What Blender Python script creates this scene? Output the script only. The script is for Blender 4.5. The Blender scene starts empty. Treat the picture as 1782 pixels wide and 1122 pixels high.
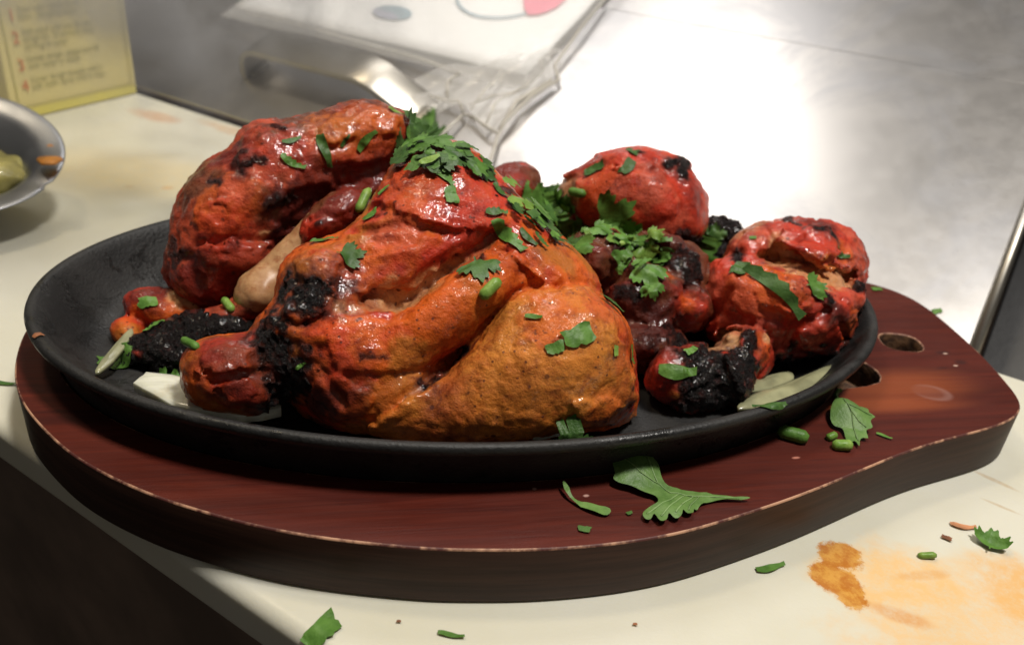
import bpy, bmesh, math, random
import numpy as np
from mathutils import Vector, Matrix
from mathutils.bvhtree import BVHTree

# ------------------------------------------------------------------ camera
S = bpy.context.scene
CAM = np.array([-0.041749, -0.249626, 0.161548])
ROT = np.array([[0.98295279, -0.01127871, 0.18351187],
                [-0.16507873, -0.4935933, 0.85388212],
                [0.08094954, -0.86961971, -0.48704078]])      # camera (x right, y down, z forward) -> world
FPX, CX, CY = 1450.0, 891.0, 561.0                              # in pixels of the 1782 x 1122 photograph
cam_d = bpy.data.cameras.new('camera'); cam = bpy.data.objects.new('camera', cam_d)
S.collection.objects.link(cam); S.camera = cam
cam_d.sensor_width = 36; cam_d.lens = 36 * FPX / 1782; cam_d.clip_start = 0.01; cam_d.clip_end = 50
rt, dn, fw = ROT[:, 0], ROT[:, 1], ROT[:, 2]
cam.matrix_world = Matrix(((rt[0], -dn[0], -fw[0], CAM[0]), (rt[1], -dn[1], -fw[1], CAM[1]),
                           (rt[2], -dn[2], -fw[2], CAM[2]), (0, 0, 0, 1)))
cam_d.dof.use_dof = True; cam_d.dof.focus_distance = 0.225; cam_d.dof.aperture_fstop = 14

# ------------------------------------------------------------------ light
w = bpy.data.worlds.new('World'); S.world = w; w.use_nodes = True
bg = w.node_tree.nodes['Background']; bg.inputs[0].default_value = (1.0, 0.93, 0.84, 1); bg.inputs[1].default_value = 0.08

def area(name, loc, target, size, size_y, power, color, shape='RECTANGLE'):
    l = bpy.data.lights.new(name, 'AREA'); l.shape = shape; l.size = size; l.size_y = size_y
    l.energy = power; l.color = color
    o = bpy.data.objects.new(name, l); S.collection.objects.link(o)
    o.location = loc
    o.rotation_euler = (Vector(target) - Vector(loc)).to_track_quat('-Z', 'Y').to_euler()
    return o
area('hood_lamp', (0.09, 0.72, 1.02), (0.05, 0.08, 0.03), 0.50, 0.38, 3.5, (1.0, 0.96, 0.92))
area('left_lamp', (-0.50, 0.38, 1.50), (-0.05, 0.05, 0.03), 0.20, 0.20, 6.0, (1.0, 0.84, 0.60))
area('ceiling_lamp', (0.38, -0.22, 1.52), (0.03, 0.0, 0.03), 0.22, 0.22, 27.0, (1.0, 0.95, 0.88))
S.view_settings.view_transform = 'Standard'; S.view_settings.look = 'None'
S.view_settings.gamma = 1; S.view_settings.exposure = 0.0
S.render.resolution_x = 1024; S.render.resolution_y = 644

# ------------------------------------------------------------------ geometry helpers
COL = S.collection
def ray(px, py):
    d = ROT @ np.array([px - CX, py - CY, FPX]); return d / np.linalg.norm(d)
def onz(px, py, z): d = ray(px, py); return CAM + d * (z - CAM[2]) / d[2]
def ony(px, py, y): d = ray(px, py); return CAM + d * (y - CAM[1]) / d[1]
def depth(P): return float((np.asarray(P) - CAM) @ fw)
def link(name, me, mat=None, parent=None):
    o = bpy.data.objects.new(name, me); COL.objects.link(o)
    if mat is not None and me is not None and len(me.materials) == 0: me.materials.append(mat)
    if parent is not None: o.parent = parent
    return o
def tag(o, label=None, cat=None, group=None, kind=None):
    if label: o['label'] = label
    if cat: o['category'] = cat
    if group: o['group'] = group
    if kind: o['kind'] = kind
    return o
def empty(name, loc=(0, 0, 0)):
    o = bpy.data.objects.new(name, None); COL.objects.link(o); o.location = loc; o.empty_display_size = 0.01
    return o
def put(name, me, mat, parent):           # world-space mesh under an empty that sits at a location
    o = link(name, me, mat, parent)
    if parent is not None and parent.type == 'EMPTY': o.matrix_parent_inverse = Matrix.Translation(-Vector(parent.location))
    return o
def mesh(name, v, f, smooth=True):
    me = bpy.data.meshes.new(name); me.from_pydata([tuple(map(float, p)) for p in v], [], f)
    me.update()
    if smooth: me.polygons.foreach_set('use_smooth', [True] * len(me.polygons))
    return me
def fix(me):
    bm = bmesh.new(); bm.from_mesh(me); bmesh.ops.recalc_face_normals(bm, faces=bm.faces); bm.to_mesh(me); bm.free(); return me
def loft(name, loops, cap0=True, cap1=True, smooth=True, closed=True):
    n = len(loops[0]); v = [p for L in loops for p in L]; f = []
    for i in range(len(loops) - 1):
        for j in range(n if closed else n - 1):
            k = (j + 1) % n
            f.append((i * n + j, i * n + k, (i + 1) * n + k, (i + 1) * n + j))
    if cap0: f.append(tuple(reversed(range(n))))
    if cap1: f.append(tuple((len(loops) - 1) * n + j for j in range(n)))
    return fix(mesh(name, v, f, smooth))
def tube(name, pts, rads, n=8, flat=1.0):
    pts = [Vector(p) for p in pts]; loops = []
    for i, p in enumerate(pts):
        t = (pts[min(i + 1, len(pts) - 1)] - pts[max(i - 1, 0)]).normalized()
        a = t.cross(Vector((0.13, 0.2, 1))).normalized(); b = t.cross(a)
        loops.append([p + (a * math.cos(q) + b * math.sin(q) * flat) * rads[i] for q in [2 * math.pi * j / n for j in range(n)]])
    return loft(name, loops)

# numpy gradient noise ------------------------------------------------------
_rng = np.random.RandomState(7); _perm = _rng.permutation(256); _perm = np.concatenate([_perm, _perm, _perm])
_g = _rng.normal(size=(256, 3)); _g /= np.linalg.norm(_g, axis=1)[:, None]
def noise(P):
    P = np.asarray(P, float) + 100.0
    I = np.floor(P).astype(np.int64); F = P - I; I &= 255
    U = F * F * F * (F * (F * 6 - 15) + 10); r = 0
    for dx in (0, 1):
        wx = U[:, 0] if dx else 1 - U[:, 0]
        for dy in (0, 1):
            wy = U[:, 1] if dy else 1 - U[:, 1]
            for dz in (0, 1):
                wz = U[:, 2] if dz else 1 - U[:, 2]
                h = _perm[_perm[_perm[I[:, 0] + dx] + I[:, 1] + dy] + I[:, 2] + dz] & 255
                g = _g[h]
                r = r + wx * wy * wz * (g[:, 0] * (F[:, 0] - dx) + g[:, 1] * (F[:, 1] - dy) + g[:, 2] * (F[:, 2] - dz))
    return r * 1.6
def fbm(P, o=3):
    r = 0; a = 1
    for i in range(o): r = r + a * noise(P * 2 ** i + 17.3 * i); a *= .5
    return r
def sstep(a, b, x): t = np.clip((x - a) / (b - a), 0, 1); return t * t * (3 - 2 * t)

# ------------------------------------------------------------------ materials
def mat(name):
    m = bpy.data.materials.new(name); m.use_nodes = True
    nt = m.node_tree; return m, nt, nt.nodes['Principled BSDF']
class N:
    """tiny node-graph helper"""
    def __init__(s, nt): s.nt = nt
    def new(s, t, **k):
        n = s.nt.nodes.new(t)
        for a, b in k.items(): setattr(n, a, b)
        return n
    def set(s, sock, v):
        if isinstance(v, bpy.types.NodeSocket): s.nt.links.new(v, sock)
        elif isinstance(v, (tuple, list)) and len(v) == 3 and sock.type == 'RGBA': sock.default_value = (*v, 1)
        else: sock.default_value = v
    def coord(s, out='Object'): return s.new('ShaderNodeTexCoord').outputs[out]
    def map(s, v, scale=(1, 1, 1), loc=(0, 0, 0), rot=(0, 0, 0)):
        n = s.new('ShaderNodeMapping'); s.set(n.inputs[0], v); n.inputs['Scale'].default_value = scale
        n.inputs['Location'].default_value = loc; n.inputs['Rotation'].default_value = rot; return n.outputs[0]
    def noise(s, v, scale, detail=4, rough=.55, dist=0.0):
        n = s.new('ShaderNodeTexNoise'); s.set(n.inputs['Vector'], v); n.inputs['Scale'].default_value = scale
        n.inputs['Detail'].default_value = detail; n.inputs['Roughness'].default_value = rough; n.inputs['Distortion'].default_value = dist
        return n.outputs['Fac']
    def voro(s, v, scale, feature='F1'):
        n = s.new('ShaderNodeTexVoronoi', feature=feature); s.set(n.inputs['Vector'], v); n.inputs['Scale'].default_value = scale
        return n.outputs['Distance']
    def ramp(s, v, a, b, lo=0.0, hi=1.0):
        n = s.new('ShaderNodeMapRange'); n.interpolation_type = 'SMOOTHSTEP'
        s.set(n.inputs[0], v); n.inputs[1].default_value = a; n.inputs[2].default_value = b
        n.inputs[3].default_value = lo; n.inputs[4].default_value = hi; return n.outputs[0]
    def math(s, op, a, b=0.0):
        n = s.new('ShaderNodeMath', operation=op); s.set(n.inputs[0], a); s.set(n.inputs[1], b); return n.outputs[0]
    def mix(s, f, a, b, blend='MIX'):
        n = s.new('ShaderNodeMix', data_type='RGBA', blend_type=blend)
        s.set(n.inputs[0], f); s.set(n.inputs[6], a); s.set(n.inputs[7], b); return n.outputs[2]
    def bump(s, h, strength, dist, nrm=None):
        n = s.new('ShaderNodeBump'); n.inputs['Strength'].default_value = strength; n.inputs['Distance'].default_value = dist
        s.set(n.inputs['Height'], h)
        if nrm is not None: s.set(n.inputs['Normal'], nrm)
        return n.outputs[0]
    def attr(s, name, out='Color'):
        n = s.new('ShaderNodeAttribute'); n.attribute_name = name; return n.outputs[out]
    def blob(s, v, c, r, nz, amt=.6, rot=0.0, soft=.5):
        """irregular stain mask around point c (x, y, z) with radii r"""
        q = s.map(v, scale=(1 / r[0], 1 / r[1], 0.0), loc=(0, 0, 0))
        n = s.new('ShaderNodeVectorMath', operation='SUBTRACT'); s.set(n.inputs[0], v); n.inputs[1].default_value = c
        q = s.new('ShaderNodeMapping'); q.vector_type = 'TEXTURE'; s.set(q.inputs[0], n.outputs[0])
        q.inputs['Rotation'].default_value = (0, 0, rot); q.inputs['Scale'].default_value = (r[0], r[1], 10)
        l = s.new('ShaderNodeVectorMath', operation='LENGTH'); s.set(l.inputs[0], q.outputs[0])
        d = s.math('ADD', l.outputs['Value'], s.math('MULTIPLY', s.math('SUBTRACT', nz, .5), amt * 2))
        return s.ramp(d, 1.0 + soft * .4, 1.0 - soft)

def simple(name, col, rough=.5, metal=0.0, bump=None, coat=0, var=0.0, vscale=60):
    m, nt, b = mat(name); n = N(nt); v = n.coord()
    c = (*col, 1)
    if var:
        nz = n.noise(v, vscale, 4)
        n.set(b.inputs['Base Color'], n.mix(n.ramp(nz, .3, .7), tuple(x * (1 - var) for x in col), tuple(min(1, x * (1 + var)) for x in col)))
    else: b.inputs['Base Color'].default_value = c
    b.inputs['Roughness'].default_value = rough; b.inputs['Metallic'].default_value = metal
    b.inputs['Coat Weight'].default_value = coat
    if bump: n.set(b.inputs['Normal'], n.bump(n.noise(v, bump[0], 4), bump[1], bump[2]))
    return m

M = {}
# board line directions
EDGE = np.array([.7335, -.6797, 0.]); INW = np.array([.6797, .7335, 0.])
EDGE_ANG = math.atan2(EDGE[1], EDGE[0])

def make_board_mat():
    m, nt, b = mat('white_plastic_board'); n = N(nt); v = n.coord()
    nz = n.noise(v, 45, 6, .6); nz2 = n.noise(v, 9, 4, .6)
    col = n.mix(n.ramp(nz2, .3, .7), (.555, .535, .425), (.60, .585, .50))
    # knife scratches: stretched noise in two directions
    for rot, st in ((.5, .25), (-.9, .2), (1.4, .15)):
        sc = n.noise(n.map(v, scale=(14, 900, 1), rot=(0, 0, rot)), 1.0, 3, .6)
        sc2 = n.noise(v, 30 + rot * 10, 3)
        k = n.math('MULTIPLY', n.ramp(sc, .66, .74, 0, st), n.ramp(sc2, .48, .66))
        col = n.mix(k, col, (.42, .32, .18))
    speck = n.ramp(n.noise(v, 240, 7, .8), .32, .62, .45, 1.0)
    def stain(px, py, rx, ry, rot, colr, amt, rag=.6, soft=.5, nn=nz):
        nonlocal col
        p = onz(px, py, 0.0)
        k = n.math('MULTIPLY', n.math('MULTIPLY', n.blob(v, tuple(p), (rx, ry), nn, rag, rot, soft), amt), speck)
        col = n.mix(k, col, colr)
    stain(270, 202, .022, .009, -.75, (.52, .22, .07), .55)
    stain(405, 228, .03, .007, -.75, (.55, .28, .09), .5)
    stain(290, 327, .004, .003, 0, (.55, .25, .08), .6)
    stain(225, 325, .003, .002, 0, (.35, .2, .1), .5)
    stain(230, 300, .06, .035, -.3, (.75, .58, .27), .5, .5, .7, nz2)
    stain(1640, 1060, .034, .022, .3, (.72, .42, .13), .62, 1.0, .45)
    stain(1560, 1010, .022, .010, -.2, (.72, .43, .14), .5, 1.0, .4)
    stain(1770, 1030, .014, .014, 0, (.68, .36, .09), .65, .9, .45)
    stain(1565, 1070, .008, .003, -.5, (.55, .22, .04), .6, .8)
    stain(1610, 1000, .010, .002, 0, (.55, .25, .06), .4, .8)
    stain(1730, 835, .008, .001, -.9, (.4, .25, .1), .5, .5)
    stain(1740, 880, .006, .0008, -.8, (.4, .25, .1), .5, .5)
    wet = None; nw = n.noise(v, 170, 8, .78)
    for px, py, rx, ry, rt_ in ((1462, 966, .0066, .0056, .1), (1446, 1003, .0058, .0060, -.3), (1474, 1022, .0046, .0085, -.1)):
        k = n.blob(v, tuple(onz(px, py, 0)), (rx, ry), nw, .75, rt_, .2); wet = k if wet is None else n.math('MAXIMUM', wet, k)
    am = n.mix(n.ramp(n.noise(v, 260, 5, .7), .35, .65), (.42, .135, .008), (.58, .29, .05))
    col = n.mix(n.math('MULTIPLY', wet, .93), col, am)
    n.set(b.inputs['Base Color'], col)
    n.set(b.inputs['Roughness'], n.math('SUBTRACT', n.ramp(nz, .3, .7, .34, .5), n.math('MULTIPLY', wet, .22)))
    b.inputs['Subsurface Weight'].default_value = .12; b.inputs['Subsurface Radius'].default_value = (.006, .005, .003); b.inputs['Subsurface Scale'].default_value = 1
    n.set(b.inputs['Normal'], n.bump(n.noise(v, 500, 4), .12, .0006))
    return m
M['board'] = make_board_mat()

def make_steel_mat():
    m, nt, b = mat('brushed_steel'); n = N(nt); v = n.coord()
    br = n.noise(n.map(n.map(v, rot=(0, 0, -EDGE_ANG)), scale=(10, 300, 300)), 1.0, 4, .6)
    sm = n.noise(v, 14, 6, .65, .6); sp = n.noise(v, 60, 5, .7)
    # patchy dull film on the steel
    film = n.math('MULTIPLY', n.ramp(sm, .42, .66), .6)
    col = n.mix(film, (.60, .58, .56), (.36, .365, .39))
    dots = n.ramp(n.voro(v, 70), .035, .07, 1, 0)
    col = n.mix(n.math('MULTIPLY', dots, n.math('MULTIPLY', n.ramp(sp, .5, .58), .5)), col, (.12, .10, .09))
    n.set(b.inputs['Base Color'], col); b.inputs['Metallic'].default_value = 1
    r = n.math('ADD', n.ramp(sp, .3, .7, .305, .335), n.math('MULTIPLY', n.ramp(sm, .4, .7), .05))
    n.set(b.inputs['Roughness'], r)
    n.set(b.inputs['Normal'], n.bump(sp, .01, .0005))
    return m
M['steel'] = make_steel_mat()
M['handle_steel'] = simple('handle_steel', (.36, .34, .30), .38, 1.0, (300, .1, .0004), 0, .12, 40)
M['gap_shade_panel'] = simple('gap_shade_panel', (.012, .012, .013), .42, 0, (220, .15, .0006), 0, .5, 25)  # near-black colour that paints the shade of the gap beside the lid
M['cabinet'] = simple('dark_cabinet', (.16, .11, .08), .6, 0, (90, .1, .0006), 0, .3, 20)
M['floor'] = simple('dark_floor', (.03, .022, .017), .6, 0, None, 0, .3, 8)

def make_wood_mats():
    out = []
    # top: mahogany stain
    m, nt, b = mat('mahogany_top'); n = N(nt); v = n.coord()
    g = n.noise(n.map(v, scale=(14, 230, 60)), 1.0, 6, .62, .8)
    g2 = n.noise(n.map(v, scale=(5, 45, 20)), 1.0, 4, .6, .5)
    fine = n.noise(n.map(v, scale=(60, 900, 200)), 1.0, 3, .6)
    col = n.mix(n.ramp(g, .25, .80), (.036, .0044, .0026), (.100, .0140, .0062))
    col = n.mix(n.ramp(g2, .35, .75, 0, .6), col, (.064, .0088, .0044))
    col = n.mix(n.ramp(fine, .6, .75, 0, .5), col, (.035, .006, .005))
    nz = n.noise(v, 40, 4)
    # thin worn patch where the stain is orange, by the recess
    p = onz(1560, 672, .018); k = n.blob(v, tuple(p), (.030, .010), g, .55, 0.1, .7)
    col = n.mix(n.math('MULTIPLY', k, .6), col, (.26, .060, .016))
    p = onz(1540, 705, .018); k = n.blob(v, tuple(p), (.030, .005), g, .55, 0.0, .7)
    col = n.mix(n.math('MULTIPLY', k, .5), col, (.30, .07, .02))
    # small chips and a dried watermark
    for px, py, rx, ry, c, a in ((1640, 613, .0035, .0015, (.03, .006, .005), .8), (1672, 630, .003, .0018, (.03, .006, .005), .8),
                                 (1645, 615, .0012, .0006, (.5, .35, .28), .8), (1663, 636, .0012, .0006, (.5, .35, .28), .8),
                                 (1640, 640, .003, .001, (.03, .006, .005), .5),
                                 (1480, 758, .002, .0007, (.35, .12, .08), .8), (1385, 796, .0015, .0006, (.5, .2, .14), .8),
                                 (1020, 862, .001, .0006, (.5, .3, .25), .8), (930, 850, .0008, .0006, (.5, .3, .25), .7)):
        k = n.blob(v, tuple(onz(px, py, .018)), (rx, ry), nz, .5, .1, .5); col = n.mix(n.math('MULTIPLY', k, a), col, c)
    p = onz(1622, 683, .018)
    ko = n.blob(v, tuple(p), (.0068, .0048), nz, .25, -.3, .25); ki = n.blob(v, tuple(p + np.array([-.0012, .0006, 0])), (.0058, .0038), nz, .25, -.3, .5)
    ring = n.math('MAXIMUM', n.math('SUBTRACT', ko, ki), n.math('MULTIPLY', ko, .25))
    col = n.mix(n.math('MULTIPLY', ring, .26), col, (.34, .22, .20))
    n.set(b.inputs['Base Color'], col)
    n.set(b.inputs['Roughness'], n.ramp(nz, .3, .7, .46, .62)); b.inputs['Specular IOR Level'].default_value = .2; b.inputs['Coat Weight'].default_value = .0; b.inputs['Coat Roughness'].default_value = .25
    n.set(b.inputs['Normal'], n.bump(n.math('ADD', g, fine), .25, .0004)); out.append(m)
    # worn arris
    m, nt, b = mat('worn_wood_edge'); n = N(nt); v = n.coord()
    e = n.noise(v, 70, 5, .7); e2 = n.noise(v, 420, 3)
    k = n.ramp(n.math('ADD', e, n.math('MULTIPLY', e2, .25)), .55, .74)
    n.set(b.inputs['Base Color'], n.mix(k, (.07, .014, .010), (.46, .25, .15))); b.inputs['Roughness'].default_value = .6; out.append(m)
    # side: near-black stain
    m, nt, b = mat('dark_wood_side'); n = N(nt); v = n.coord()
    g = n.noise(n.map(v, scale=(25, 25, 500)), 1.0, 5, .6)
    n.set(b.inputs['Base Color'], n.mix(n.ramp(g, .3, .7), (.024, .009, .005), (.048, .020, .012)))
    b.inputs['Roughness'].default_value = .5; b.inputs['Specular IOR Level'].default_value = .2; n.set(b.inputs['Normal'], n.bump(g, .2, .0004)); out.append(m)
    # raw burnt inside of holes
    m, nt, b = mat('raw_wood_hole'); n = N(nt); v = n.coord()
    g = n.noise(v, 260, 4); n.set(b.inputs['Base Color'], n.mix(n.ramp(g, .35, .65), (.035, .015, .008), (.16, .08, .035)))
    b.inputs['Roughness'].default_value = .75; n.set(b.inputs['Normal'], n.bump(g, .6, .001)); out.append(m)
    return out
WOOD = make_wood_mats()

def make_iron():
    m, nt, b = mat('cast_iron'); n = N(nt); v = n.coord()
    g = n.noise(v, 900, 3, .6); l = n.noise(v, 35, 5, .6)
    col = n.mix(n.ramp(l, .35, .7), (.007, .007, .007), (.020, .019, .018))
    n.set(b.inputs['Base Color'], col)
    n.set(b.inputs['Roughness'], n.math('SUBTRACT', n.ramp(l, .3, .7, .50, .66), n.math('MULTIPLY', n.ramp(n.noise(v, 60, 5, .7, .8), .52, .62), .28))); b.inputs['Specular IOR Level'].default_value = .4
    n.set(b.inputs['Normal'], n.bump(g, .45, .0005)); return m
M['iron'] = make_iron()

def make_chicken_mat():
    m, nt, b = mat('tandoori_chicken'); n = N(nt); v = n.coord()
    col = n.attr('Col'); ch = n.attr('char', 'Fac')
    mott = n.noise(v, 170, 5, .65, .4); fine = n.noise(v, 620, 4, .65); big = n.noise(v, 60, 4, .6)
    # mottled marinade
    dk = n.mix(1.0, col, (.42, .26, .30), 'MULTIPLY')
    col = n.mix(n.ramp(mott, .50, .70, 0, .75), col, dk)
    lt = n.mix(1.0, col, (1.18, 1.55, 1.9), 'MULTIPLY')
    col = n.mix(n.ramp(fine, .55, .72, 0, .25), col, lt)
    # dark marinade crust in ragged patches
    cr = n.noise(v, 68, 9, .74, .5)
    col = n.mix(n.ramp(cr, .51, .63, 0, .48), col, n.mix(1.0, col, (.30, .14, .16), 'MULTIPLY'))
    vein = n.noise(n.map(v, scale=(1, 1.6, 2.4)), 240, 7, .78, .6)
    col = n.mix(n.ramp(vein, .54, .68, 0, .42), col, n.mix(1.0, col, (.34, .17, .18), 'MULTIPLY'))
    # specks of spice
    sp = n.math('MULTIPLY', n.ramp(n.voro(v, 210), .10, .20, 1, 0), n.ramp(n.noise(v, 130, 2), .53, .60))
    col = n.mix(n.math('MULTIPLY', sp, .85), col, (.06, .013, .008))
    sp2 = n.math('MULTIPLY', n.ramp(n.voro(v, 460), .12, .22, 1, 0), n.ramp(n.noise(v, 90, 2), .5, .6))
    col = n.mix(n.math('MULTIPLY', sp2, .8), col, (.07, .015, .009))
    # crust of char with a ragged edge and a browned halo
    fr = n.noise(v, 330, 6, .75)
    col = n.mix(n.ramp(n.math('ADD', ch, n.math('MULTIPLY', n.math('SUBTRACT', mott, .5), .5)), .05, .5, 0, .85), col, (.060, .012, .009))
    ce = n.math('ADD', ch, n.math('MULTIPLY', n.math('SUBTRACT', fr, .5), 1.3))
    cm = n.math('MULTIPLY', n.ramp(ce, .40, .95), n.ramp(ch, .08, .5))
    cc = n.mix(n.ramp(n.noise(v, 520, 5, .7), .54, .72), (.008, .006, .006), (.060, .020, .020))
    col = n.mix(cm, col, cc)
    n.set(b.inputs['Base Color'], col)
    oil = n.ramp(big, .35, .65)
    r = n.mix(cm, n.mix(oil, (.52, .52, .52), (.36, .36, .36)), n.mix(n.ramp(fine, .4, .6), (.24, .24, .24), (.55, .55, .55)))
    n.set(b.inputs['Roughness'], r)
    n.set(b.inputs['Coat Weight'], n.math('MULTIPLY', n.ramp(n.noise(v, 140, 4), .42, .60, .06, .80), n.ramp(cm, 0, 1, 1, .6))); b.inputs['Coat Roughness'].default_value = .085
    b.inputs['Subsurface Weight'].default_value = .10; b.inputs['Subsurface Radius'].default_value = (.004, .0012, .0006); b.inputs['Subsurface Scale'].default_value = 1
    b.inputs['Specular IOR Level'].default_value = .18
    h1 = n.bump(n.noise(v, 380, 5, .7), .6, .0012)
    crag = n.math('MULTIPLY', n.voro(n.map(v, scale=(1, 1, 1)), 420, 'F1'), cm)
    h2 = n.bump(n.math('ADD', crag, n.math('MULTIPLY', n.noise(v, 1000, 4, .7), n.math('ADD', n.math('MULTIPLY', cm, 1.8), .2))), .8, .0018, h1)
    n.set(b.inputs['Normal'], h2)
    h3 = n.bump(n.noise(v, 460, 3, .6), .7, .0007, n.bump(n.noise(v, 130, 2), .5, .0012))
    n.set(b.inputs['Coat Normal'], h3)
    return m
M['chicken'] = make_chicken_mat()

def make_leaf_mat(name, c1, c2, rough=.45):
    m, nt, b = mat(name); n = N(nt); v = n.coord()
    oi = n.new('ShaderNodeObjectInfo').outputs['Random']
    nz = n.noise(v, 260, 4); nf = n.noise(v, 1100, 3)
    col = n.mix(n.ramp(nz, .3, .7), c1, c2)
    col = n.mix(n.math('MULTIPLY', oi, .5), col, tuple(x * .5 for x in c1))
    n.set(b.inputs['Base Color'], col); b.inputs['Roughness'].default_value = rough
    b.inputs['Specular IOR Level'].default_value = .25
    n.set(b.inputs['Normal'], n.bump(n.math('ADD', nz, nf), .35, .0005))
    return m
M['leaf'] = make_leaf_mat('coriander_leaf', (.066, .160, .024), (.125, .260, .048))
M['leaf_dark'] = make_leaf_mat('coriander_leaf_dark', (.036, .092, .018), (.068, .145, .032))
M['leaf_bright'] = make_leaf_mat('coriander_stem', (.12, .24, .035), (.25, .38, .08), .35)
M['leaf_light'] = make_leaf_mat('coriander_leaf_light', (.095, .19, .045), (.16, .28, .075))
M['vein'] = make_leaf_mat('coriander_vein', (.16, .27, .09), (.22, .34, .13))
M['onion'] = simple('onion', (.60, .60, .50), .25, 0, (240, .15, .0006), .3, .12, 90)
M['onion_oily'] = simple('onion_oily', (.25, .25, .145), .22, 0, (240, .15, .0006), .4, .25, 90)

# ------------------------------------------------------------------ setting
def slab(name, corners, thick_vec, m, smooth=False):
    c = [np.array(p, float) for p in corners]; t = np.array(thick_vec, float)
    return loft(name, [c, [p + t for p in c]], smooth=smooth)
fl = link('floor', mesh('floor', [(-3, -3, -.85), (3, -3, -.85), (3, 3, -.85), (-3, 3, -.85)], [(0, 1, 2, 3)], False), M['floor']); tag(fl, kind='structure')

B0 = np.array([-.187, .358, 0.])                      # a point on the board's rear edge
LT = math.radians(25); LS = INW * math.cos(LT) + np.array([0, 0, math.sin(LT)]); LN = np.cross(EDGE, LS)
L0 = B0 + INW * .006 + np.array([0, 0, .001])
def lid(a, u, h=0.0): return L0 + EDGE * a + LS * u + LN * h
def onlid(px, py, h=0.0): d = ray(px, py); q = L0 + LN * h; return CAM + d * ((q - CAM) @ LN) / (d @ LN)

def rounded_box(name, origin, ex, ey, ez, r, seg=4):
    """box from origin along three vectors with rounded edges, local bevel"""
    o = np.array(origin, float); v = []
    for k in (0, 1):
        for q in ((0, 0), (1, 0), (1, 1), (0, 1)): v.append(o + np.array(ex) * q[0] + np.array(ey) * q[1] + np.array(ez) * k)
    me = mesh(name, v, [(0, 3, 2, 1), (4, 5, 6, 7), (0, 1, 5, 4), (1, 2, 6, 5), (2, 3, 7, 6), (3, 0, 4, 7)], False)
    bm = bmesh.new(); bm.from_mesh(me)
    bmesh.ops.recalc_face_normals(bm, faces=bm.faces)
    bmesh.ops.bevel(bm, geom=bm.edges[:], offset=r, segments=seg, affect='EDGES', profile=.5)
    for f in bm.faces: f.smooth = True
    bm.to_mesh(me); bm.free()
    return me
def shade_auto(o):
    m = o.modifiers.new('wn', 'WEIGHTED_NORMAL'); m.keep_sharp = False; return o

# cutting board along the prep counter
me = rounded_box('cutting_board', B0 - EDGE * .55 - INW * .2555 + np.array([0, 0, -.016]), EDGE * 1.45, INW * .2555, (0, 0, .016), .0042, 5)
o = shade_auto(link('cutting_board', me, M['board']))
tag(o, 'long white plastic cutting board under the wooden serving base, stained with orange sauce', 'cutting board')
# counter body below board
me = slab('counter', [B0 - EDGE * .6 - INW * .249 + np.array([0, 0, -.84]), B0 + EDGE * 1.0 - INW * .249 + np.array([0, 0, -.84]),
                      B0 + EDGE * 1.0 + INW * .5 + np.array([0, 0, -.84]), B0 - EDGE * .6 + INW * .5 + np.array([0, 0, -.84])], (0, 0, .8235), None)
o = link('counter', me, M['cabinet']); tag(o, kind='structure')
# sloped steel lid: front panel to the hinge seam, rear panel behind it
A1 = .527
def lid_panel(a0, a1, u0, u1, th=.004, off=0.0):
    return rounded_box('p', lid(a0, u0, off - th), EDGE * (a1 - a0), LS * (u1 - u0), LN * th, .0009 if off == 0 else .00015, 2)
lidroot = empty('counter_top', tuple(L0))
o = fpanel = shade_auto(put('front_panel', lid_panel(-.6, A1, .0, .1855), M['steel'], lidroot))
o = shade_auto(put('rear_panel', lid_panel(-.6, .9, .1878, .75, .004, -.0018), M['steel'], lidroot))
tag(lidroot, 'sloping brushed steel counter lid with a hinge seam, behind the cutting board', 'counter lid')
# rolled end strip of the lid
me = tube('end_strip', [lid(A1 + .002, .000, 0), lid(A1 + .002, .1855, 0)], [.0022, .0022], 10)
put('end_strip', me, M['handle_steel'], fpanel)
# dark sheet put in for the shade of the gap beyond the lid's end
me = rounded_box('gap_shade_panel', lid(A1 + .006, .0, -.035), EDGE * .5, LS * .185, LN * .012, .001, 2)
o = link('gap_shade_panel', me, M['gap_shade_panel']); tag(o, 'matte black sheet standing in for the shaded gap beside the end of the steel lid', 'panel')
# ------------------------------------------------------------------ wooden serving base
WZ = .018
front = [(-0.1453, 0.0049), (-0.1443, -0.0084), (-0.1412, -0.0226), (-0.1374, -0.0324), (-0.133, -0.0409), (-0.1263, -0.0503), (-0.1167, -0.0619), (-0.1081, -0.0696), (-0.1011, -0.075), (-0.0927, -0.0806), (-0.0863, -0.0844), (-0.0729, -0.0911), (-0.0592, -0.0967), (-0.0449, -0.1009), (-0.0272, -0.1048), (-0.0186, -0.1059), (-0.0047, -0.1073), (0.0095, -0.1076), (0.0242, -0.1068), (0.0393, -0.1045), (0.0545, -0.1002), (0.0726, -0.0947), (0.0922, -0.0874), (0.1108, -0.0800), (0.1286, -0.074), (0.1461, -0.0698), (0.1604, -0.0656), (0.1695, -0.0605), (0.1740, -0.0548), (0.1764, -0.0485), (0.1789, -0.0376), (0.1811, -0.0247), (0.1822, -0.0111), (0.1829, 0.0064), (0.1812, 0.0176), (0.177, 0.0256), (0.1703, 0.0318)]
back = [(.155, .043), (.138, .055), (.12, .067), (.10, .079), (.08, .090), (.06, .0985), (.04, .105), (.02, .1095), (0, .111), (-.02, .1105), (-.04, .1075), (-.06, .102), (-.08, .093), (-.10, .0805), (-.12, .062), (-.135, .04), (-.1425, .022)]
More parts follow.
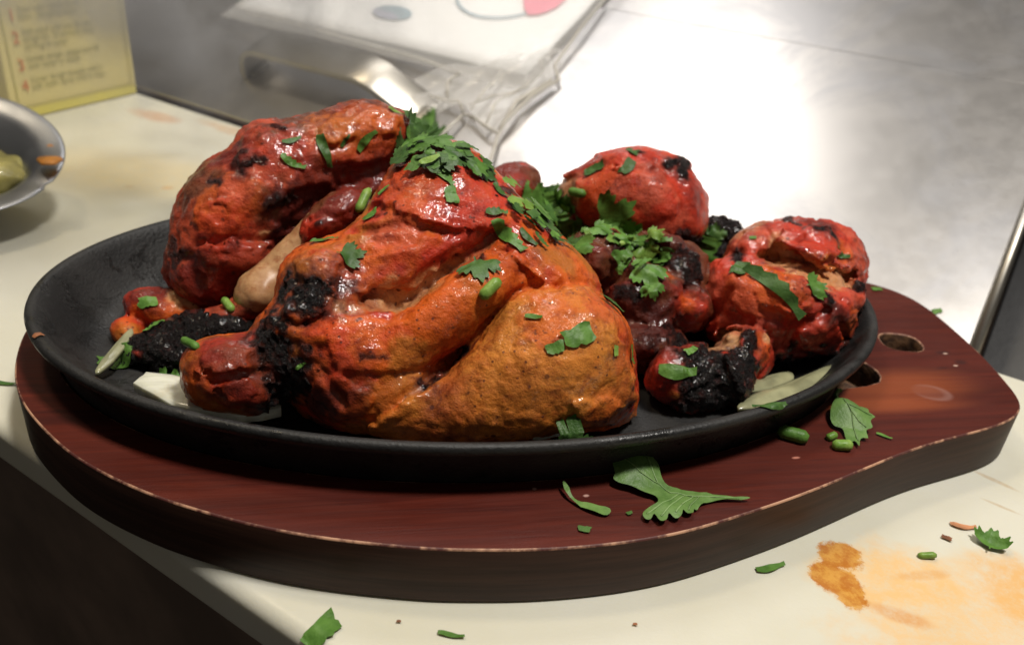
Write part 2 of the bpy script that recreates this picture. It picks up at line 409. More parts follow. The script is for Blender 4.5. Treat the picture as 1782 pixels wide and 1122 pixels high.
def catmull(P, sub=4):
    P = [np.array(p, float) for p in P]; n = len(P); out = []
    for i in range(n):
        a, b, c, d = P[i - 1], P[i], P[(i + 1) % n], P[(i + 2) % n]
        for s in range(sub):
            t = s / sub
            out.append(.5 * ((2 * b) + (c - a) * t + (2 * a - 5 * b + 4 * c - d) * t * t + (3 * b - a - 3 * c + d) * t ** 3))
    return out
def smooth_loop(P, it=3):
    P = np.array(P)
    for _ in range(it): P = .5 * P + .25 * (np.roll(P, 1, 0) + np.roll(P, -1, 0))
    return P
outline = smooth_loop(catmull(front + back, 4), 6)
# recess loop with the finger notch
notch = onz(1512, 653, WZ)[:2]
rec = []
for i in range(160):
    a = 2 * math.pi * i / 160; p = np.array([.1338, 0]) * math.cos(a) + np.array([0, .0825]) * math.sin(a); rec.append(p)
rec = np.array(rec)
nc = notch + np.array([-.005, .003]); nr = .0100
for i, p in enumerate(rec):
    d = np.linalg.norm(p - nc)
    if d < nr:
        out = p / np.linalg.norm(p); s = p - nc; bq = s @ out; t = -bq + math.sqrt(max(0, bq * bq - (s @ s - nr * nr))); rec[i] = p + out * t
rec = smooth_loop(rec, 1)
hole = [];  hc = np.array([.1545, -.0158])
for i in range(32):
    a = 2 * math.pi * i / 32; q = np.array([.0074 * math.copysign(abs(math.cos(a)) ** .7, math.cos(a)), .0062 * math.copysign(abs(math.sin(a)) ** .8, math.sin(a))])
    r_ = math.radians(-12); hole.append(hc + np.array([q[0] * math.cos(r_) - q[1] * math.sin(r_), q[0] * math.sin(r_) + q[1] * math.cos(r_)]))
def flat_curve(loops, z0, z1, bev):
    cu = bpy.data.curves.new('c', 'CURVE'); cu.dimensions = '2D'; cu.fill_mode = 'BOTH'
    cu.extrude = (z1 - z0) / 2 - bev; cu.bevel_depth = bev; cu.bevel_resolution = 1; cu.offset = -bev
    for L in loops:
        s = cu.splines.new('POLY'); s.points.add(len(L) - 1); s.use_cyclic_u = True
        for i, p in enumerate(L): s.points[i].co = (p[0], p[1], 0, 1)
    ob = bpy.data.objects.new('tmp', cu); COL.objects.link(ob)
    dg = bpy.context.evaluated_depsgraph_get(); me = bpy.data.meshes.new_from_object(ob.evaluated_get(dg))
    bpy.data.objects.remove(ob); bpy.data.curves.remove(cu)
    me.transform(Matrix.Translation((0, 0, (z0 + z1) / 2))); me.materials.clear(); return me
base = empty('serving_base', (0, 0, 0))
me = flat_curve([outline, rec, hole], 0.0005, WZ, .0005)
bm = bmesh.new(); bm.from_mesh(me); bmesh.ops.remove_doubles(bm, verts=bm.verts, dist=1e-6)
bmesh.ops.recalc_face_normals(bm, faces=bm.faces)
for x in WOOD: me.materials.append(x)
for f in bm.faces:
    c = f.calc_center_median(); f.smooth = True
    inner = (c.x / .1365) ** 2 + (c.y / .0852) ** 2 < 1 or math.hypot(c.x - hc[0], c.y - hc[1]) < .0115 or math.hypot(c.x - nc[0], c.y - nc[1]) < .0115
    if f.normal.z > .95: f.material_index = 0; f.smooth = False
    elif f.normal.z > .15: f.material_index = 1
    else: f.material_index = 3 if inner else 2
bm.to_mesh(me); bm.free()
o = put('body', me, None, base)
me = flat_curve([[(1.03 * p[0], 1.03 * p[1]) for p in rec]], .0012, .0085, .0003); o = put('recess_floor', me, WOOD[3], base)
me = flat_curve([[(hc[0] + 1.1 * (p[0] - hc[0]), hc[1] + 1.1 * (p[1] - hc[1])) for p in hole]], .0010, .005, .0003); o = put('hole_floor', me, WOOD[3], base)
tag(base, 'dark red stained wooden serving base with a handle, under the black iron plate', 'serving board')

# ------------------------------------------------------------------ cast iron plate
PA, PB, RZ = .140, .0887, .034; FZ = .0165
prof = [(-.10, .0090), (.0125, .0090), (.0095, .0098), (.0080, .0118), (.0070, .0165), (.0050, .0240), (.0032, .0288), (.0022, .0302), (.0008, .0308), (.0001, .0318), (.0, .0330), (.0004, .0338), (.0012, .0342), (.0024, .0340), (.0034, .0333),
        (.0050, .0310), (.0080, .0265), (.0115, .0215), (.0150, .0183), (.0190, .0168), (.0240, FZ), (.05, FZ)]
loops = []
for ins, z in prof[1:]:
    loops.append([((PA - ins) * math.cos(q), (PB - ins) * math.sin(q), z) for q in [2 * math.pi * i / 180 for i in range(180)]])
me = loft('sizzler_plate', loops)
o = link('sizzler_plate', me, M['iron']); tag(o, 'oval black cast iron sizzler plate holding the roast chicken', 'plate')
plate_obj = o

# ------------------------------------------------------------------ implicit chicken
class Blob:
    def __init__(s, px, py, Y, rx, ry, rz, rot=0.0):
        s.c = ony(px, py, Y); d = depth(s.c); k = d / FPX
        v = s.c - CAM; v /= np.linalg.norm(v)
        x = rt - v * (rt @ v); x /= np.linalg.norm(x); y = np.cross(v, x)      # y ~ image down
        a = math.radians(rot); xr = x * math.cos(a) - y * math.sin(a); yr = x * math.sin(a) + y * math.cos(a)   # rot: counter-clockwise in the picture
        s.A = np.array([xr, yr, v]); s.r = np.array([rx * k, ry * k, rz]); s.R = s.r.max() + .006
    def d(s, P):
        q = (P - s.c) @ s.A.T; k0 = np.linalg.norm(q / s.r, axis=1); k1 = np.linalg.norm(q / (s.r ** 2), axis=1)
        return np.where(k1 > 1e-6, k0 * (k0 - 1) / np.maximum(k1, 1e-6), -s.r.min())
    def box(s): return s.c - s.R, s.c + s.R
class Cone:
    def __init__(s, a, b, ra, rb):
        s.a = ony(*a); s.b = ony(*b); s.ra = ra * depth(s.a) / FPX; s.rb = rb * depth(s.b) / FPX
    def d(s, P):
        ba = s.b - s.a; t = np.clip((P - s.a) @ ba / (ba @ ba), 0, 1)
        return np.linalg.norm(P - s.a - t[:, None] * ba, axis=1) - (s.ra + (s.rb - s.ra) * t)
    def box(s):
        r = max(s.ra, s.rb) + .006; return np.minimum(s.a, s.b) - r, np.maximum(s.a, s.b) + r
def smin(a, b, k):
    h = np.clip(.5 + .5 * (b - a) / k, 0, 1); return b + (a - b) * h - k * h * (1 - h)
def smax(a, b, k): return -smin(-a, -b, k)
def plate_clip(P):
    """signed: positive outside the room above the plate floor"""
    z = P[:, 2]; ins = np.interp(z, [FZ, .0168, .0183, .0215, .0265, .0310, .0345, .036], [.026, .019, .015, .0118, .0085, .0058, .002, -.05])
    e = np.sqrt((P[:, 0] / (PA - ins)) ** 2 + (P[:, 1] / (PB - ins)) ** 2) - 1
    return np.maximum(e * .07, FZ + .0004 - z)
def polydist(P, L, reach=None):
    if reach is not None:
        m = ((P > L.min(0) - reach) & (P < L.max(0) + reach)).all(1); out = np.full(len(P), 1e3)
        if m.any(): out[m] = polydist(P[m], L)
        return out
    best = np.full(len(P), 1e9)
    if len(L) == 1: return np.linalg.norm(P - L[0], axis=1)
    for a, b in zip(L[:-1], L[1:]):
        ba = b - a; t = np.clip((P - a) @ ba / max(ba @ ba, 1e-12), 0, 1)
        best = np.minimum(best, np.linalg.norm(P - a - t[:, None] * ba, axis=1))
    return best
def to_px(P): q = (P - CAM) @ ROT; return np.stack([CX + FPX * q[:, 0] / q[:, 2], CY + FPX * q[:, 1] / q[:, 2]], 1), q[:, 2]
def poly_sd(U, poly):
    """signed distance (negative inside) of 2-D points to a polygon"""
    poly = np.array(poly, float); d = np.full(len(U), 1e9); ins = np.zeros(len(U), bool)
    for a, b in zip(poly, np.roll(poly, -1, 0)):
        e = b - a; w_ = U - a; t = np.clip(w_ @ e / (e @ e), 0, 1); d = np.minimum(d, np.linalg.norm(w_ - t[:, None] * e, axis=1))
        if a[1] != b[1]:
            c = (a[1] > U[:, 1]) != (b[1] > U[:, 1]); ins ^= c & (U[:, 0] < (b[0] - a[0]) * (U[:, 1] - a[1]) / (b[1] - a[1]) + a[0])
    return np.where(ins, -d, d)
class Piece:
    def __init__(s, groups, k=.006, kg=.0025, res=.0009, marks=(), rough=(1.0, 1.0, 1.0), seed=0, clip=True, areas=()):
        s.g = groups; s.k = k; s.kg = kg; s.res = res; s.rough = rough; s.off = np.array([seed * 3.7, seed * 1.3, seed * 2.1]); s.clip = clip
        s.marks = []                      # (polyline world, width, depth)
        for pts, wpx, dep in marks:
            L = s.trace(pts); k_ = depth(L[0]) / FPX; s.marks.append((L, wpx * k_, dep))
        s.areas = [(a_[0], a_[1], (a_[2] if len(a_) > 2 else 6.0), depth(s.trace([tuple(np.mean(a_[0], 0))])[0])) for a_ in areas]
    def base(s, P):
        D = None
        for g in s.g:
            d = None
            for b in g: d = b.d(P) if d is None else smin(d, b.d(P), s.k)
            D = d if D is None else smin(D, d, s.kg)
        if s.clip: D = smax(D, plate_clip(P), .002)
        return D
    def area_w(s, Q, a_, jit=9.0):
        poly, h_, edge, dz = a_; U, z = to_px(Q); p = np.array(poly); out = np.zeros(len(Q))
        m = (U > p.min(0) - 25).all(1) & (U < p.max(0) + 25).all(1) & (z < dz + .025)
        if m.any():
            Qm = Q[m] + s.off; sd = poly_sd(U[m], poly) + jit * fbm(Qm * 190, 2) + .45 * jit * noise(Qm * 620)
            out[m] = sstep(edge * .5, -edge * .5, sd)
        return out
    def trace(s, pts):
        if len(pts) > 1:                  # follow the surface between the given points
            q = []
            for a, b in zip(pts[:-1], pts[1:]):
                m = max(1, int(math.hypot(b[0] - a[0], b[1] - a[1]) / 9)); q += [(a[0] + (b[0] - a[0]) * i / m, a[1] + (b[1] - a[1]) * i / m) for i in range(m)]
            pts = q + [pts[-1]]
        D = np.array([ray(*p) for p in pts]); t = np.full(len(pts), .12); best = np.full(len(pts), 1e9); bt = t.copy()
        for _ in range(90):
            d = s.base(CAM + D * t[:, None]); m = np.abs(d) < best; best[m] = np.abs(d)[m]; bt[m] = t[m]; t = t + np.clip(d, -.01, .02) * .8
            t = np.clip(t, .1, .6)
        L = CAM + D * bt[:, None]
        if len(L) > 4:
            for _ in range(4): L[1:-1] = .5 * L[1:-1] + .25 * (L[2:] + L[:-2])
        return L
    def build(s):
        lo = np.min([b.box()[0] for g in s.g for b in g], 0) - .003; hi = np.max([b.box()[1] for g in s.g for b in g], 0) + .003
        lo[2] = max(lo[2], FZ - .003) if s.clip else lo[2]
        n = np.ceil((hi - lo) / s.res).astype(int) + 1
        # coarse pass to find the cells near the surface
        X = [lo[i] + s.res * np.arange(n[i]) for i in range(3)]
        G = np.stack(np.meshgrid(*X, indexing='ij'), -1).reshape(-1, 3)
        step = 4; Xc = [x[::step] for x in X]; Gc = np.stack(np.meshgrid(*Xc, indexing='ij'), -1)
        dc = s.base(Gc.reshape(-1, 3)).reshape(Gc.shape[:3])
        big = dc
        for ax in range(3): big = np.repeat(big, step, ax)
        big = big[:n[0], :n[1], :n[2]].reshape(-1)
        d = big.copy(); s.band = .0055 + max([0] + [q[2] for q in s.marks] + [abs(q[1]) for q in s.areas]); m = np.abs(big) < s.res * step * 1.8 + s.band
        P = G[m]; b = s.base(P)
        near = np.abs(b) < s.band
        Q = P[near]; dd = b[near]
        for L, wd, dep in s.marks: pdist = polydist(Q, L, 4 * wd) / wd; dd = dd + (dep * np.clip(1 - pdist / 1.5, 0, 1) ** 1.2 - .12 * dep * np.exp(-((pdist - 1.7) / .6) ** 2) if dep > 0 else dep * np.exp(-pdist ** 2))
        for a_ in s.areas: dd = dd - a_[1] * s.area_w(Q, a_)
        r1, r2, r3 = s.rough
        Qo = Q + s.off
        fib = np.abs(noise(Qo * np.array([150, 260, 420]) + 1.2 * fbm(Qo * 60, 1)[:, None]))      # stringy fibres
        dd = dd + r2 * .0007 * fib * sstep(-.1, .35, noise(Qo * 45 + 8))
        dd = dd + r1 * .0011 * fbm(Qo * 75, 2) + r2 * .0007 * np.abs(noise(Qo * 190)) - r2 * .0002 + r3 * .00030 * fbm(Qo * 430, 2) + r1 * .0007 * (1 - np.clip(np.abs(noise(Qo * np.array([60, 66, 72]) + .8 * fbm(Qo * 90, 1)[:, None])) * 3.2, 0, 1)) ** 2
        if s.clip: dd = np.maximum(dd, FZ + .0003 - Q[:, 2])
        b[near] = dd; d[m] = b
        d = d.reshape(n)
        return surface_nets(d, lo, s.res)
def surface_nets(d, lo, res):
    ins = d < 0; n = np.array(d.shape)
    c = np.zeros(n - 1, int)
    for dx in (0, 1):
        for dy in (0, 1):
            for dz in (0, 1): c += ins[dx:n[0] - 1 + dx, dy:n[1] - 1 + dy, dz:n[2] - 1 + dz]
    act = np.argwhere((c > 0) & (c < 8)); idx = -np.ones(n - 1, int); idx[tuple(act.T)] = np.arange(len(act))
    acc = np.zeros((len(act), 3)); cnt = np.zeros(len(act))
    cor = np.array([(x, y, z) for x in (0, 1) for y in (0, 1) for z in (0, 1)])
    for i in range(8):
        for j in range(i + 1, 8):
            if np.abs(cor[i] - cor[j]).sum() != 1: continue
            va = d[tuple((act + cor[i]).T)]; vb = d[tuple((act + cor[j]).T)]; m = (va < 0) != (vb < 0)
            t = np.where(m, va / np.where(m, va - vb, 1), 0)
            acc += np.where(m[:, None], cor[i] + t[:, None] * (cor[j] - cor[i]), 0); cnt += m
    V = lo + (act + acc / np.maximum(cnt, 1)[:, None]) * res
    F = []
    for ax in range(3):
        u, v = (ax + 1) % 3, (ax + 2) % 3
        sl = [slice(None)] * 3; sl[ax] = slice(0, -1); sh = [slice(None)] * 3; sh[ax] = slice(1, None)
        a = ins[tuple(sl)]; b = ins[tuple(sh)]
        E = np.argwhere(a != b); E = E[(E[:, u] > 0) & (E[:, v] > 0) & (E[:, u] < n[u] - 1) & (E[:, v] < n[v] - 1)]
        s = a[tuple(E.T)]; q = []
        for du, dv in ((0, 0), (-1, 0), (-1, -1), (0, -1)):
            e = E.copy(); e[:, u] += du; e[:, v] += dv; q.append(idx[tuple(e.T)])
        q = np.stack(q, 1); q[~s] = q[~s][:, ::-1]; F.append(q)
    F = np.concatenate(F); F = F[(F >= 0).all(1)]
    return V, F
def np_mesh(name, V, F):
    me = bpy.data.meshes.new(name); me.vertices.add(len(V)); me.vertices.foreach_set('co', V.astype(np.float32).ravel())
    me.loops.add(F.size); me.loops.foreach_set('vertex_index', F.astype(np.int32).ravel())
    me.polygons.add(len(F)); me.polygons.foreach_set('loop_start', np.arange(0, F.size, 4, dtype=np.int32))
    me.polygons.foreach_set('use_smooth', np.ones(len(F), bool)); me.update(); me.validate(); return me
def largest(V, F):
    """keep the biggest connected island"""
    lab = np.arange(len(V))
    for _ in range(400):
        m = lab[F].min(1); new = lab.copy()
        for c in range(4): np.minimum.at(new, F[:, c], m)
        new = new[new]
        if (new == lab).all(): break
        lab = new
    u, cn = np.unique(lab, return_counts=True); k = u[cn.argmax()]
    keep = lab == k; mp = np.cumsum(keep) - 1
    Fk = F[keep[F[:, 0]]]; return V[keep], mp[Fk]

PAL = dict(rust=(.43, .062, .024), orange=(.56, .098, .011), golden=(.58, .215, .034), red=(.46, .036, .014), pink=(.50, .080, .040), darkred=(.17, .018, .010),
           brown=(.14, .040, .016), flesh=(.60, .33, .15), tan=(.50, .28, .13), deep=(.085, .012, .008), ochre=(.40, .115, .015), black=(.02, .01, .008))
def paint(piece, V, basecols, spots, name):
    """albedo and char amount per vertex: marinade patches, bare flesh, burnt areas, and shade painted under the back-left leg"""
    Q = V + piece.off
    t = fbm(Q * 55, 3)
    a, b, c = [np.array(PAL[x]) for x in basecols]
    col = a + (b - a) * sstep(-.1, .55, t)[:, None]; col = col + (c - col) * sstep(.05, .5, fbm(Q * 70 + 9, 3))[:, None]
    ch = np.zeros(len(V)); ch += .30 * sstep(.35, .8, fbm(Q * 130 + 31, 3))
    nz = fbm(Q * 150, 3); nz2 = fbm(Q * 430, 2)
    for sp in spots:
        pts, rpx, colr, amt = sp[:4]
        if pts == 'area':
            wgt = amt * piece.area_w(V, piece.areas[rpx])
            col = col + (np.array(PAL[colr]) - col) * wgt[:, None]; ch = ch * (1 - wgt * .8); continue
        if not isinstance(pts[0], (tuple, list)): pts = [pts]
        if colr == 'char' and len(pts) == 1 and rpx < 30:
            rr_ = random.Random(int(pts[0][0] * 7 + pts[0][1])); an = rr_.uniform(0, 3.14); q = rpx * rr_.uniform(.6, 1.1); x0, y0 = pts[0]
            pts = [(x0 - q * math.cos(an), y0 - q * .7 * math.sin(an)), (x0 + rr_.uniform(-.4, .4) * q, y0 + rr_.uniform(-.4, .4) * q), (x0 + q * math.cos(an), y0 + q * .7 * math.sin(an))]; rpx = rpx * .62
        L = piece.trace(pts); rad = rpx * depth(L[0]) / FPX
        dist = polydist(V, L, 3.2 * rad) / rad
        wgt = amt * sstep(1.25, .55, dist + .32 * nz + .40 * nz2)
        if colr == 'char': ch = np.maximum(ch, wgt); ch = np.maximum(ch, .42 * amt * sstep(2.4, .7, dist + .5 * nz + .4 * nz2))
        elif colr == 'clean': ch = ch * (1 - wgt)
        else: col = col + (np.array(PAL[colr]) - col) * wgt[:, None]; ch = ch * (1 - wgt * .8)
    return col, ch
def meat(name, piece, basecols, spots, parent):
    V, F = largest(*piece.build())
    me = np_mesh(name, V, F)
    col, ch = paint(piece, V, basecols, spots, name)
    nr = np.zeros(len(V) * 3, np.float32); me.vertices.foreach_get('normal', nr); nr = nr.reshape(-1, 3); Q = V + piece.off
    crust = np.abs(noise(Q * np.array([420, 200, 330]))) * .0016 + .0007 * fbm(Q * 620, 2) - .0003      # flaky burnt crust
    grain = .00022 * np.maximum(0, fbm(Q * 700 + 5, 2))                                               # granular marinade
    V2 = V + nr * (sstep(.35, .8, ch) * crust + grain)[:, None]
    me.vertices.foreach_set('co', V2.astype(np.float32).ravel()); me.update()
    at = me.attributes.new('Col', 'FLOAT_COLOR', 'POINT'); at.data.foreach_set('color', np.c_[col, np.ones(len(V))].astype(np.float32).ravel())
    at = me.attributes.new('char', 'FLOAT', 'POINT'); at.data.foreach_set('value', ch.astype(np.float32))
    return put(name, me, M['chicken'], parent)
def chicken(name, label, piece, basecols, spots, group='tandoori chicken pieces on the plate', part='meat'):
    c = piece.g[0][0]; c = c.c if isinstance(c, Blob) else c.a
    root = empty(name, (float(c[0]), float(c[1]), FZ)); tag(root, label, 'chicken', group)
    meat(part, piece, basecols, spots, root)
    return root
#CHICKEN
# front leg quarter -----------------------------------------------------------
pA = Piece([
    [Blob(770, 385, -.010, 118, 140, .020, 0), Blob(690, 455, -.022, 150, 95, .023, 35), Blob(605, 610, -.040, 128, 125, .027, 0), Blob(790, 560, -.022, 240, 175, .027, 0),
     Blob(700, 690, -.049, 145, 76, .022, -5), Blob(555, 495, -.028, 72, 70, .020, 30), Blob(870, 440, -.021, 105, 95, .022, -45), Blob(960, 510, -.033, 95, 80, .020, -40)],
    [Blob(745, 565, -.041, 205, 68, .0225, 34), Blob(630, 650, -.045, 120, 68, .021, 25)],
    [Blob(935, 640, -.049, 172, 116, .029, 25), Blob(1025, 680, -.049, 88, 66, .020, -20), Blob(840, 705, -.056, 160, 58, .020, 10), Blob(965, 570, -.042, 112, 68, .022, -35)],
    [Blob(485, 625, -.043, 62, 75, .016, 0), Blob(525, 560, -.040, 50, 60, .016)],
    [Blob(392, 632, -.047, 58, 42, .012, 15), Blob(425, 683, -.051, 52, 34, .012, -25), Blob(365, 655, -.049, 34, 45, .010), Blob(450, 640, -.046, 40, 40, .012)],
], k=.010, kg=.0018, res=.0008, seed=1, rough=(.45, .7, 1.0), marks=[
    ([(610, 536), (650, 530), (700, 516), (755, 472), (810, 438), (868, 408)], 15, .0026),
    ([(668, 520), (695, 514)], 20, .0040),
    ([(930, 500), (895, 518), (862, 546), (822, 604), (768, 650), (710, 690)], 11, .0028),
    ([(610, 402), (690, 388), (770, 402)], 9, .0022), ([(700, 335), (740, 345)], 7, .0012),
    ([(520, 625), (570, 655), (600, 700)], 10, .0014), ([(1020, 560), (1050, 610)], 6, .0006), ([(960, 505), (1010, 485), (1055, 510)], 7, .0012), ([(640, 440), (700, 425)], 8, .0012),
    ([(345, 656), (400, 655), (465, 650)], 9, .0030), ([(400, 690), (420, 650), (430, 610)], 8, .0018),
    ([(820, 300), (880, 380), (950, 455), (1010, 520)], 14, -.0012),
    ([(905, 548), (878, 580), (845, 640), (790, 690)], 14, -.0012),
    ([(470, 560), (520, 585), (580, 588)], 9, -.0022),
], areas=[
    ([(618, 512), (650, 496), (690, 498), (712, 506), (760, 468), (800, 438), (850, 406), (874, 400), (864, 418), (815, 454), (770, 490), (722, 532), (690, 544), (650, 538), (625, 530)], -.0034, 6),
    ([(905, 512), (960, 502), (1020, 498), (1060, 540), (1090, 620), (1112, 690), (1050, 740), (900, 764), (700, 775), (640, 745), (700, 700), (765, 655), (820, 612), (862, 552)], .0022, 8),
    ([(560, 570), (640, 556), (700, 552), (760, 505), (830, 458), (900, 438), (940, 480), (880, 510), (838, 550), (798, 606), (740, 640), (660, 652), (590, 645)], .0010, 6),
    ([(690, 290), (760, 262), (805, 290), (850, 330), (885, 392), (850, 398), (780, 396), (730, 378), (690, 364), (648, 350)], .0016, 6),
    ([(636, 402), (700, 388), (745, 398), (724, 428), (660, 436)], -.0015, 6),
    ([(512, 458), (560, 430), (604, 446), (585, 484), (530, 494)], .0016, 6),
    ([(545, 640), (600, 655), (650, 690), (640, 730), (590, 735), (545, 700)], .0014, 6),
    ([(890, 400), (930, 440), (985, 480), (960, 496), (910, 470), (880, 430)], .0012, 6),
    ([(500, 500), (540, 492), (585, 500), (575, 540), (520, 560), (485, 545)], .0016, 6),
    ([(345, 622), (390, 598), (440, 608), (432, 640), (382, 650), (350, 646)], .0016, 5), ([(385, 664), (432, 660), (470, 688), (440, 712), (395, 702)], .0018, 5), ([(340, 640), (362, 650), (372, 690), (352, 690)], .0014, 5),
    ([(1000, 700), (1060, 690), (1100, 715), (1060, 745), (1010, 742)], .0012, 6), ([(760, 620), (800, 600), (790, 650), (745, 672), (735, 655)], -.0010, 5),
])
rA = chicken('tandoori_chicken', 'big orange chicken leg quarter with deep slashes leaning on the plate front rim', pA, ('orange', 'ochre', 'red'), [
    ('area', 1, 'golden', .55), ('area', 2, 'orange', .55), ('area', 3, 'red', .55), ('area', 4, 'pink', .6), ('area', 0, 'tan', .7), ((940, 640), 150, 'golden', .6), ((960, 560), 60, 'orange', .7), ((1040, 540), 40, 'red', .5), ((1080, 610), 40, 'red', .4), ((900, 700), 70, 'ochre', .7), ((1030, 715), 50, 'orange', .6),
    ((770, 300), 75, 'red', .5), ((735, 350), 45, 'orange', .6), ((810, 385), 70, 'red', .8), ((690, 395), 60, 'pink', .5), ((700, 430), 40, 'orange', .4),
    ((590, 470), 55, 'pink', .5), ((610, 510), 70, 'darkred', .55), ((570, 570), 50, 'red', .6), ((560, 650), 80, 'red', .55), ((600, 700), 70, 'darkred', .55), ((545, 690), 55, 'deep', .6),
    ((650, 750), 60, 'ochre', .7), ((760, 540), 60, 'orange', .8), ((880, 470), 50, 'orange', .8), ((720, 620), 45, 'golden', .6), ((670, 690), 40, 'ochre', .6), ((780, 720), 60, 'darkred', .5),
    ([(590, 535), (640, 530), (700, 520), (755, 475), (840, 425)], 15, 'tan', .75), ((682, 514), 26, 'flesh', 1.0), ([(600, 560), (680, 566), (760, 520), (850, 450)], 14, 'orange', .9),
    ((940, 620), 60, 'clean', .8), ((800, 520), 70, 'clean', .8), ((860, 440), 60, 'clean', .7), ((1000, 660), 50, 'clean', .7),
    ((540, 520), 44, 'char', 1), ((500, 505), 34, 'char', 1), ((470, 590), 60, 'char', 1), ((490, 650), 60, 'char', 1), ((475, 690), 45, 'char', 1), ([(560, 495), (610, 500)], 20, 'char', .45), ((530, 600), 16, 'char', .7),
    ([(735, 668), (775, 642), (808, 610)], 10, 'char', .9), ([(625, 618), (670, 624)], 9, 'char', .6), ([(600, 690), (640, 680)], 14, 'char', .35), ((797, 322), 11, 'char', .8), ([(838, 440), (834, 470)], 6, 'char', .7), ([(912, 610), (918, 632)], 8, 'char', .75),
    ([(1008, 612), (1026, 596)], 11, 'char', .75), ((967, 512), 10, 'char', .6), ([(846, 570), (856, 590)], 6, 'char', .5), ([(540, 470), (575, 455)], 14, 'char', .5), ((1090, 690), 22, 'char', .7), ((860, 345), 7, 'char', .7), ([(760, 745), (850, 745)], 14, 'char', .4), ([(640, 765), (740, 768)], 14, 'char', .5), ((560, 740), 40, 'char', .45), ((540, 690), 45, 'char', .4), ([(900, 750), (1060, 735)], 12, 'char', .4),
    ([(860, 548), (820, 608), (765, 650)], 7, 'darkred', .9), ([(470, 565), (520, 592), (580, 590)], 9, 'orange', .8),
    ('area', 9, 'darkred', .5), ('area', 10, 'red', .5), ((392, 632), 70, 'darkred', .7), ((430, 690), 50, 'darkred', .7), ((410, 615), 30, 'brown', .5), ((385, 660), 16, 'red', .6), ((400, 705), 20, 'red', .6),
])
# back-left leg -----------------------------------------------------------------
pC = Piece([
    [Blob(388, 400, .024, 84, 105, .024, -20), Blob(372, 478, .016, 74, 64, .019, 0), Blob(450, 345, .032, 130, 95, .028, 40), Blob(545, 285, .038, 130, 80, .024, 24), Blob(650, 243, .044, 82, 48, .019, 0), Blob(470, 265, .034, 56, 48, .018), Blob(640, 212, .046, 60, 24, .012, 0)],
    [Blob(605, 318, .044, 115, 74, .024, 25), Blob(525, 375, .036, 105, 72, .024, 32), Blob(450, 425, .026, 45, 54, .014)],
    [Blob(322, 455, .016, 30, 48, .012), Blob(420, 445, .012, 52, 26, .012, 10)],
], k=.008, kg=.003, res=.0009, seed=2, rough=(.9, 1.2, 1.3), marks=[
    ([(455, 400), (490, 360), (560, 330)], 12, .0016), ([(340, 430), (400, 420), (460, 420)], 9, .0012), ([(360, 470), (420, 455), (480, 440)], 12, -.0015), ([(350, 500), (370, 530)], 9, .0015),
    ([(560, 300), (640, 300), (700, 280)], 14, .0025), ([(330, 450), (340, 500)], 12, .0018)], areas=[([(335, 345), (395, 305), (450, 312), (468, 350), (430, 398), (362, 410), (332, 385)], .0005, 8), ([(472, 350), (540, 318), (590, 330), (566, 392), (505, 402), (470, 388)], -.0012, 7), ([(565, 292), (650, 285), (694, 268), (690, 300), (640, 332), (585, 330)], -.0014, 7), ([(560, 215), (640, 192), (705, 200), (690, 235), (600, 250), (555, 245)], .0016, 6), ([(340, 428), (400, 420), (470, 425), (460, 462), (400, 470), (350, 462)], .0020, 6)])
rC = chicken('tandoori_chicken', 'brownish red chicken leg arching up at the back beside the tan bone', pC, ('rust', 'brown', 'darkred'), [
    ('area', 1, 'deep', .8), ('area', 2, 'darkred', .8), ([(480, 400), (560, 350), (660, 310)], 34, 'darkred', .8), ([(500, 390), (580, 350)], 26, 'char', .45), ((350, 480), 50, 'darkred', .6), ('area', 3, 'ochre', .6), ((620, 212), 80, 'orange', .5), ((570, 225), 60, 'ochre', .5), ('area', 0, 'orange', .6), ('area', 4, 'darkred', .5), ((410, 330), 30, 'pink', .6), ((390, 400), 50, 'red', .6), ((500, 250), 60, 'red', .6),  # deep, darkred, char below the ridge: underside shade painted in, as dark crust
    ((500, 370), 50, 'deep', .8), ((560, 330), 60, 'deep', .75), ((640, 310), 50, 'darkred', .8), ((390, 510), 60, 'darkred', .8), ((330, 500), 40, 'darkred', .7), ((460, 410), 14, 'flesh', .6),  # leading deep and darkred spots carry on the painted underside shade
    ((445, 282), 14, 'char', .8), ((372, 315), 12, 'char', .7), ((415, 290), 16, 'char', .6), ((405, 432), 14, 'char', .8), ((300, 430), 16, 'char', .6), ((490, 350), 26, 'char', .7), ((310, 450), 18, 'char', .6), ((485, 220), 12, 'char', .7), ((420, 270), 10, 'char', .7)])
# bare shank bone -------------------------------------------------------------
pD = Piece([[Blob(447, 528, -.006, 44, 30, .012, 10), Blob(400, 548, -.008, 50, 20, .010, 5)]], k=.004, kg=.003, res=.0008, seed=3, rough=(.5, .5, .6))
pD2 = Piece([[Cone((558, 392, .002), (455, 506, -.007), 30, 38), Blob(452, 512, -.007, 44, 34, .011, 40)]], k=.005, res=.0008, seed=13, rough=(.45, .5, .5))
pD3 = Piece([[Blob(590, 372, .006, 62, 40, .014, 30), Blob(556, 392, -.002, 34, 18, .008, 20), Blob(535, 412, -.004, 16, 9, .004, 50)]], k=.004, res=.0008, seed=14)
rD = chicken('chicken_shank', 'tan bare shank bone with glossy knuckle under the arching leg', pD, ('red', 'darkred', 'pink'), [
    ((450, 522), 32, 'brown', .8), ((445, 518), 20, 'tan', .7), ((400, 545), 40, 'brown', .6), ((450, 520), 30, 'clean', 1)], part='knuckle')
m_, nt_, b_ = mat('bone'); n_ = N(nt_); v_ = n_.coord()
c_ = n_.mix(n_.ramp(n_.noise(n_.map(v_, scale=(1, 1, 2)), 90, 6, .7), .35, .65), (.33, .165, .070), (.46, .265, .125))
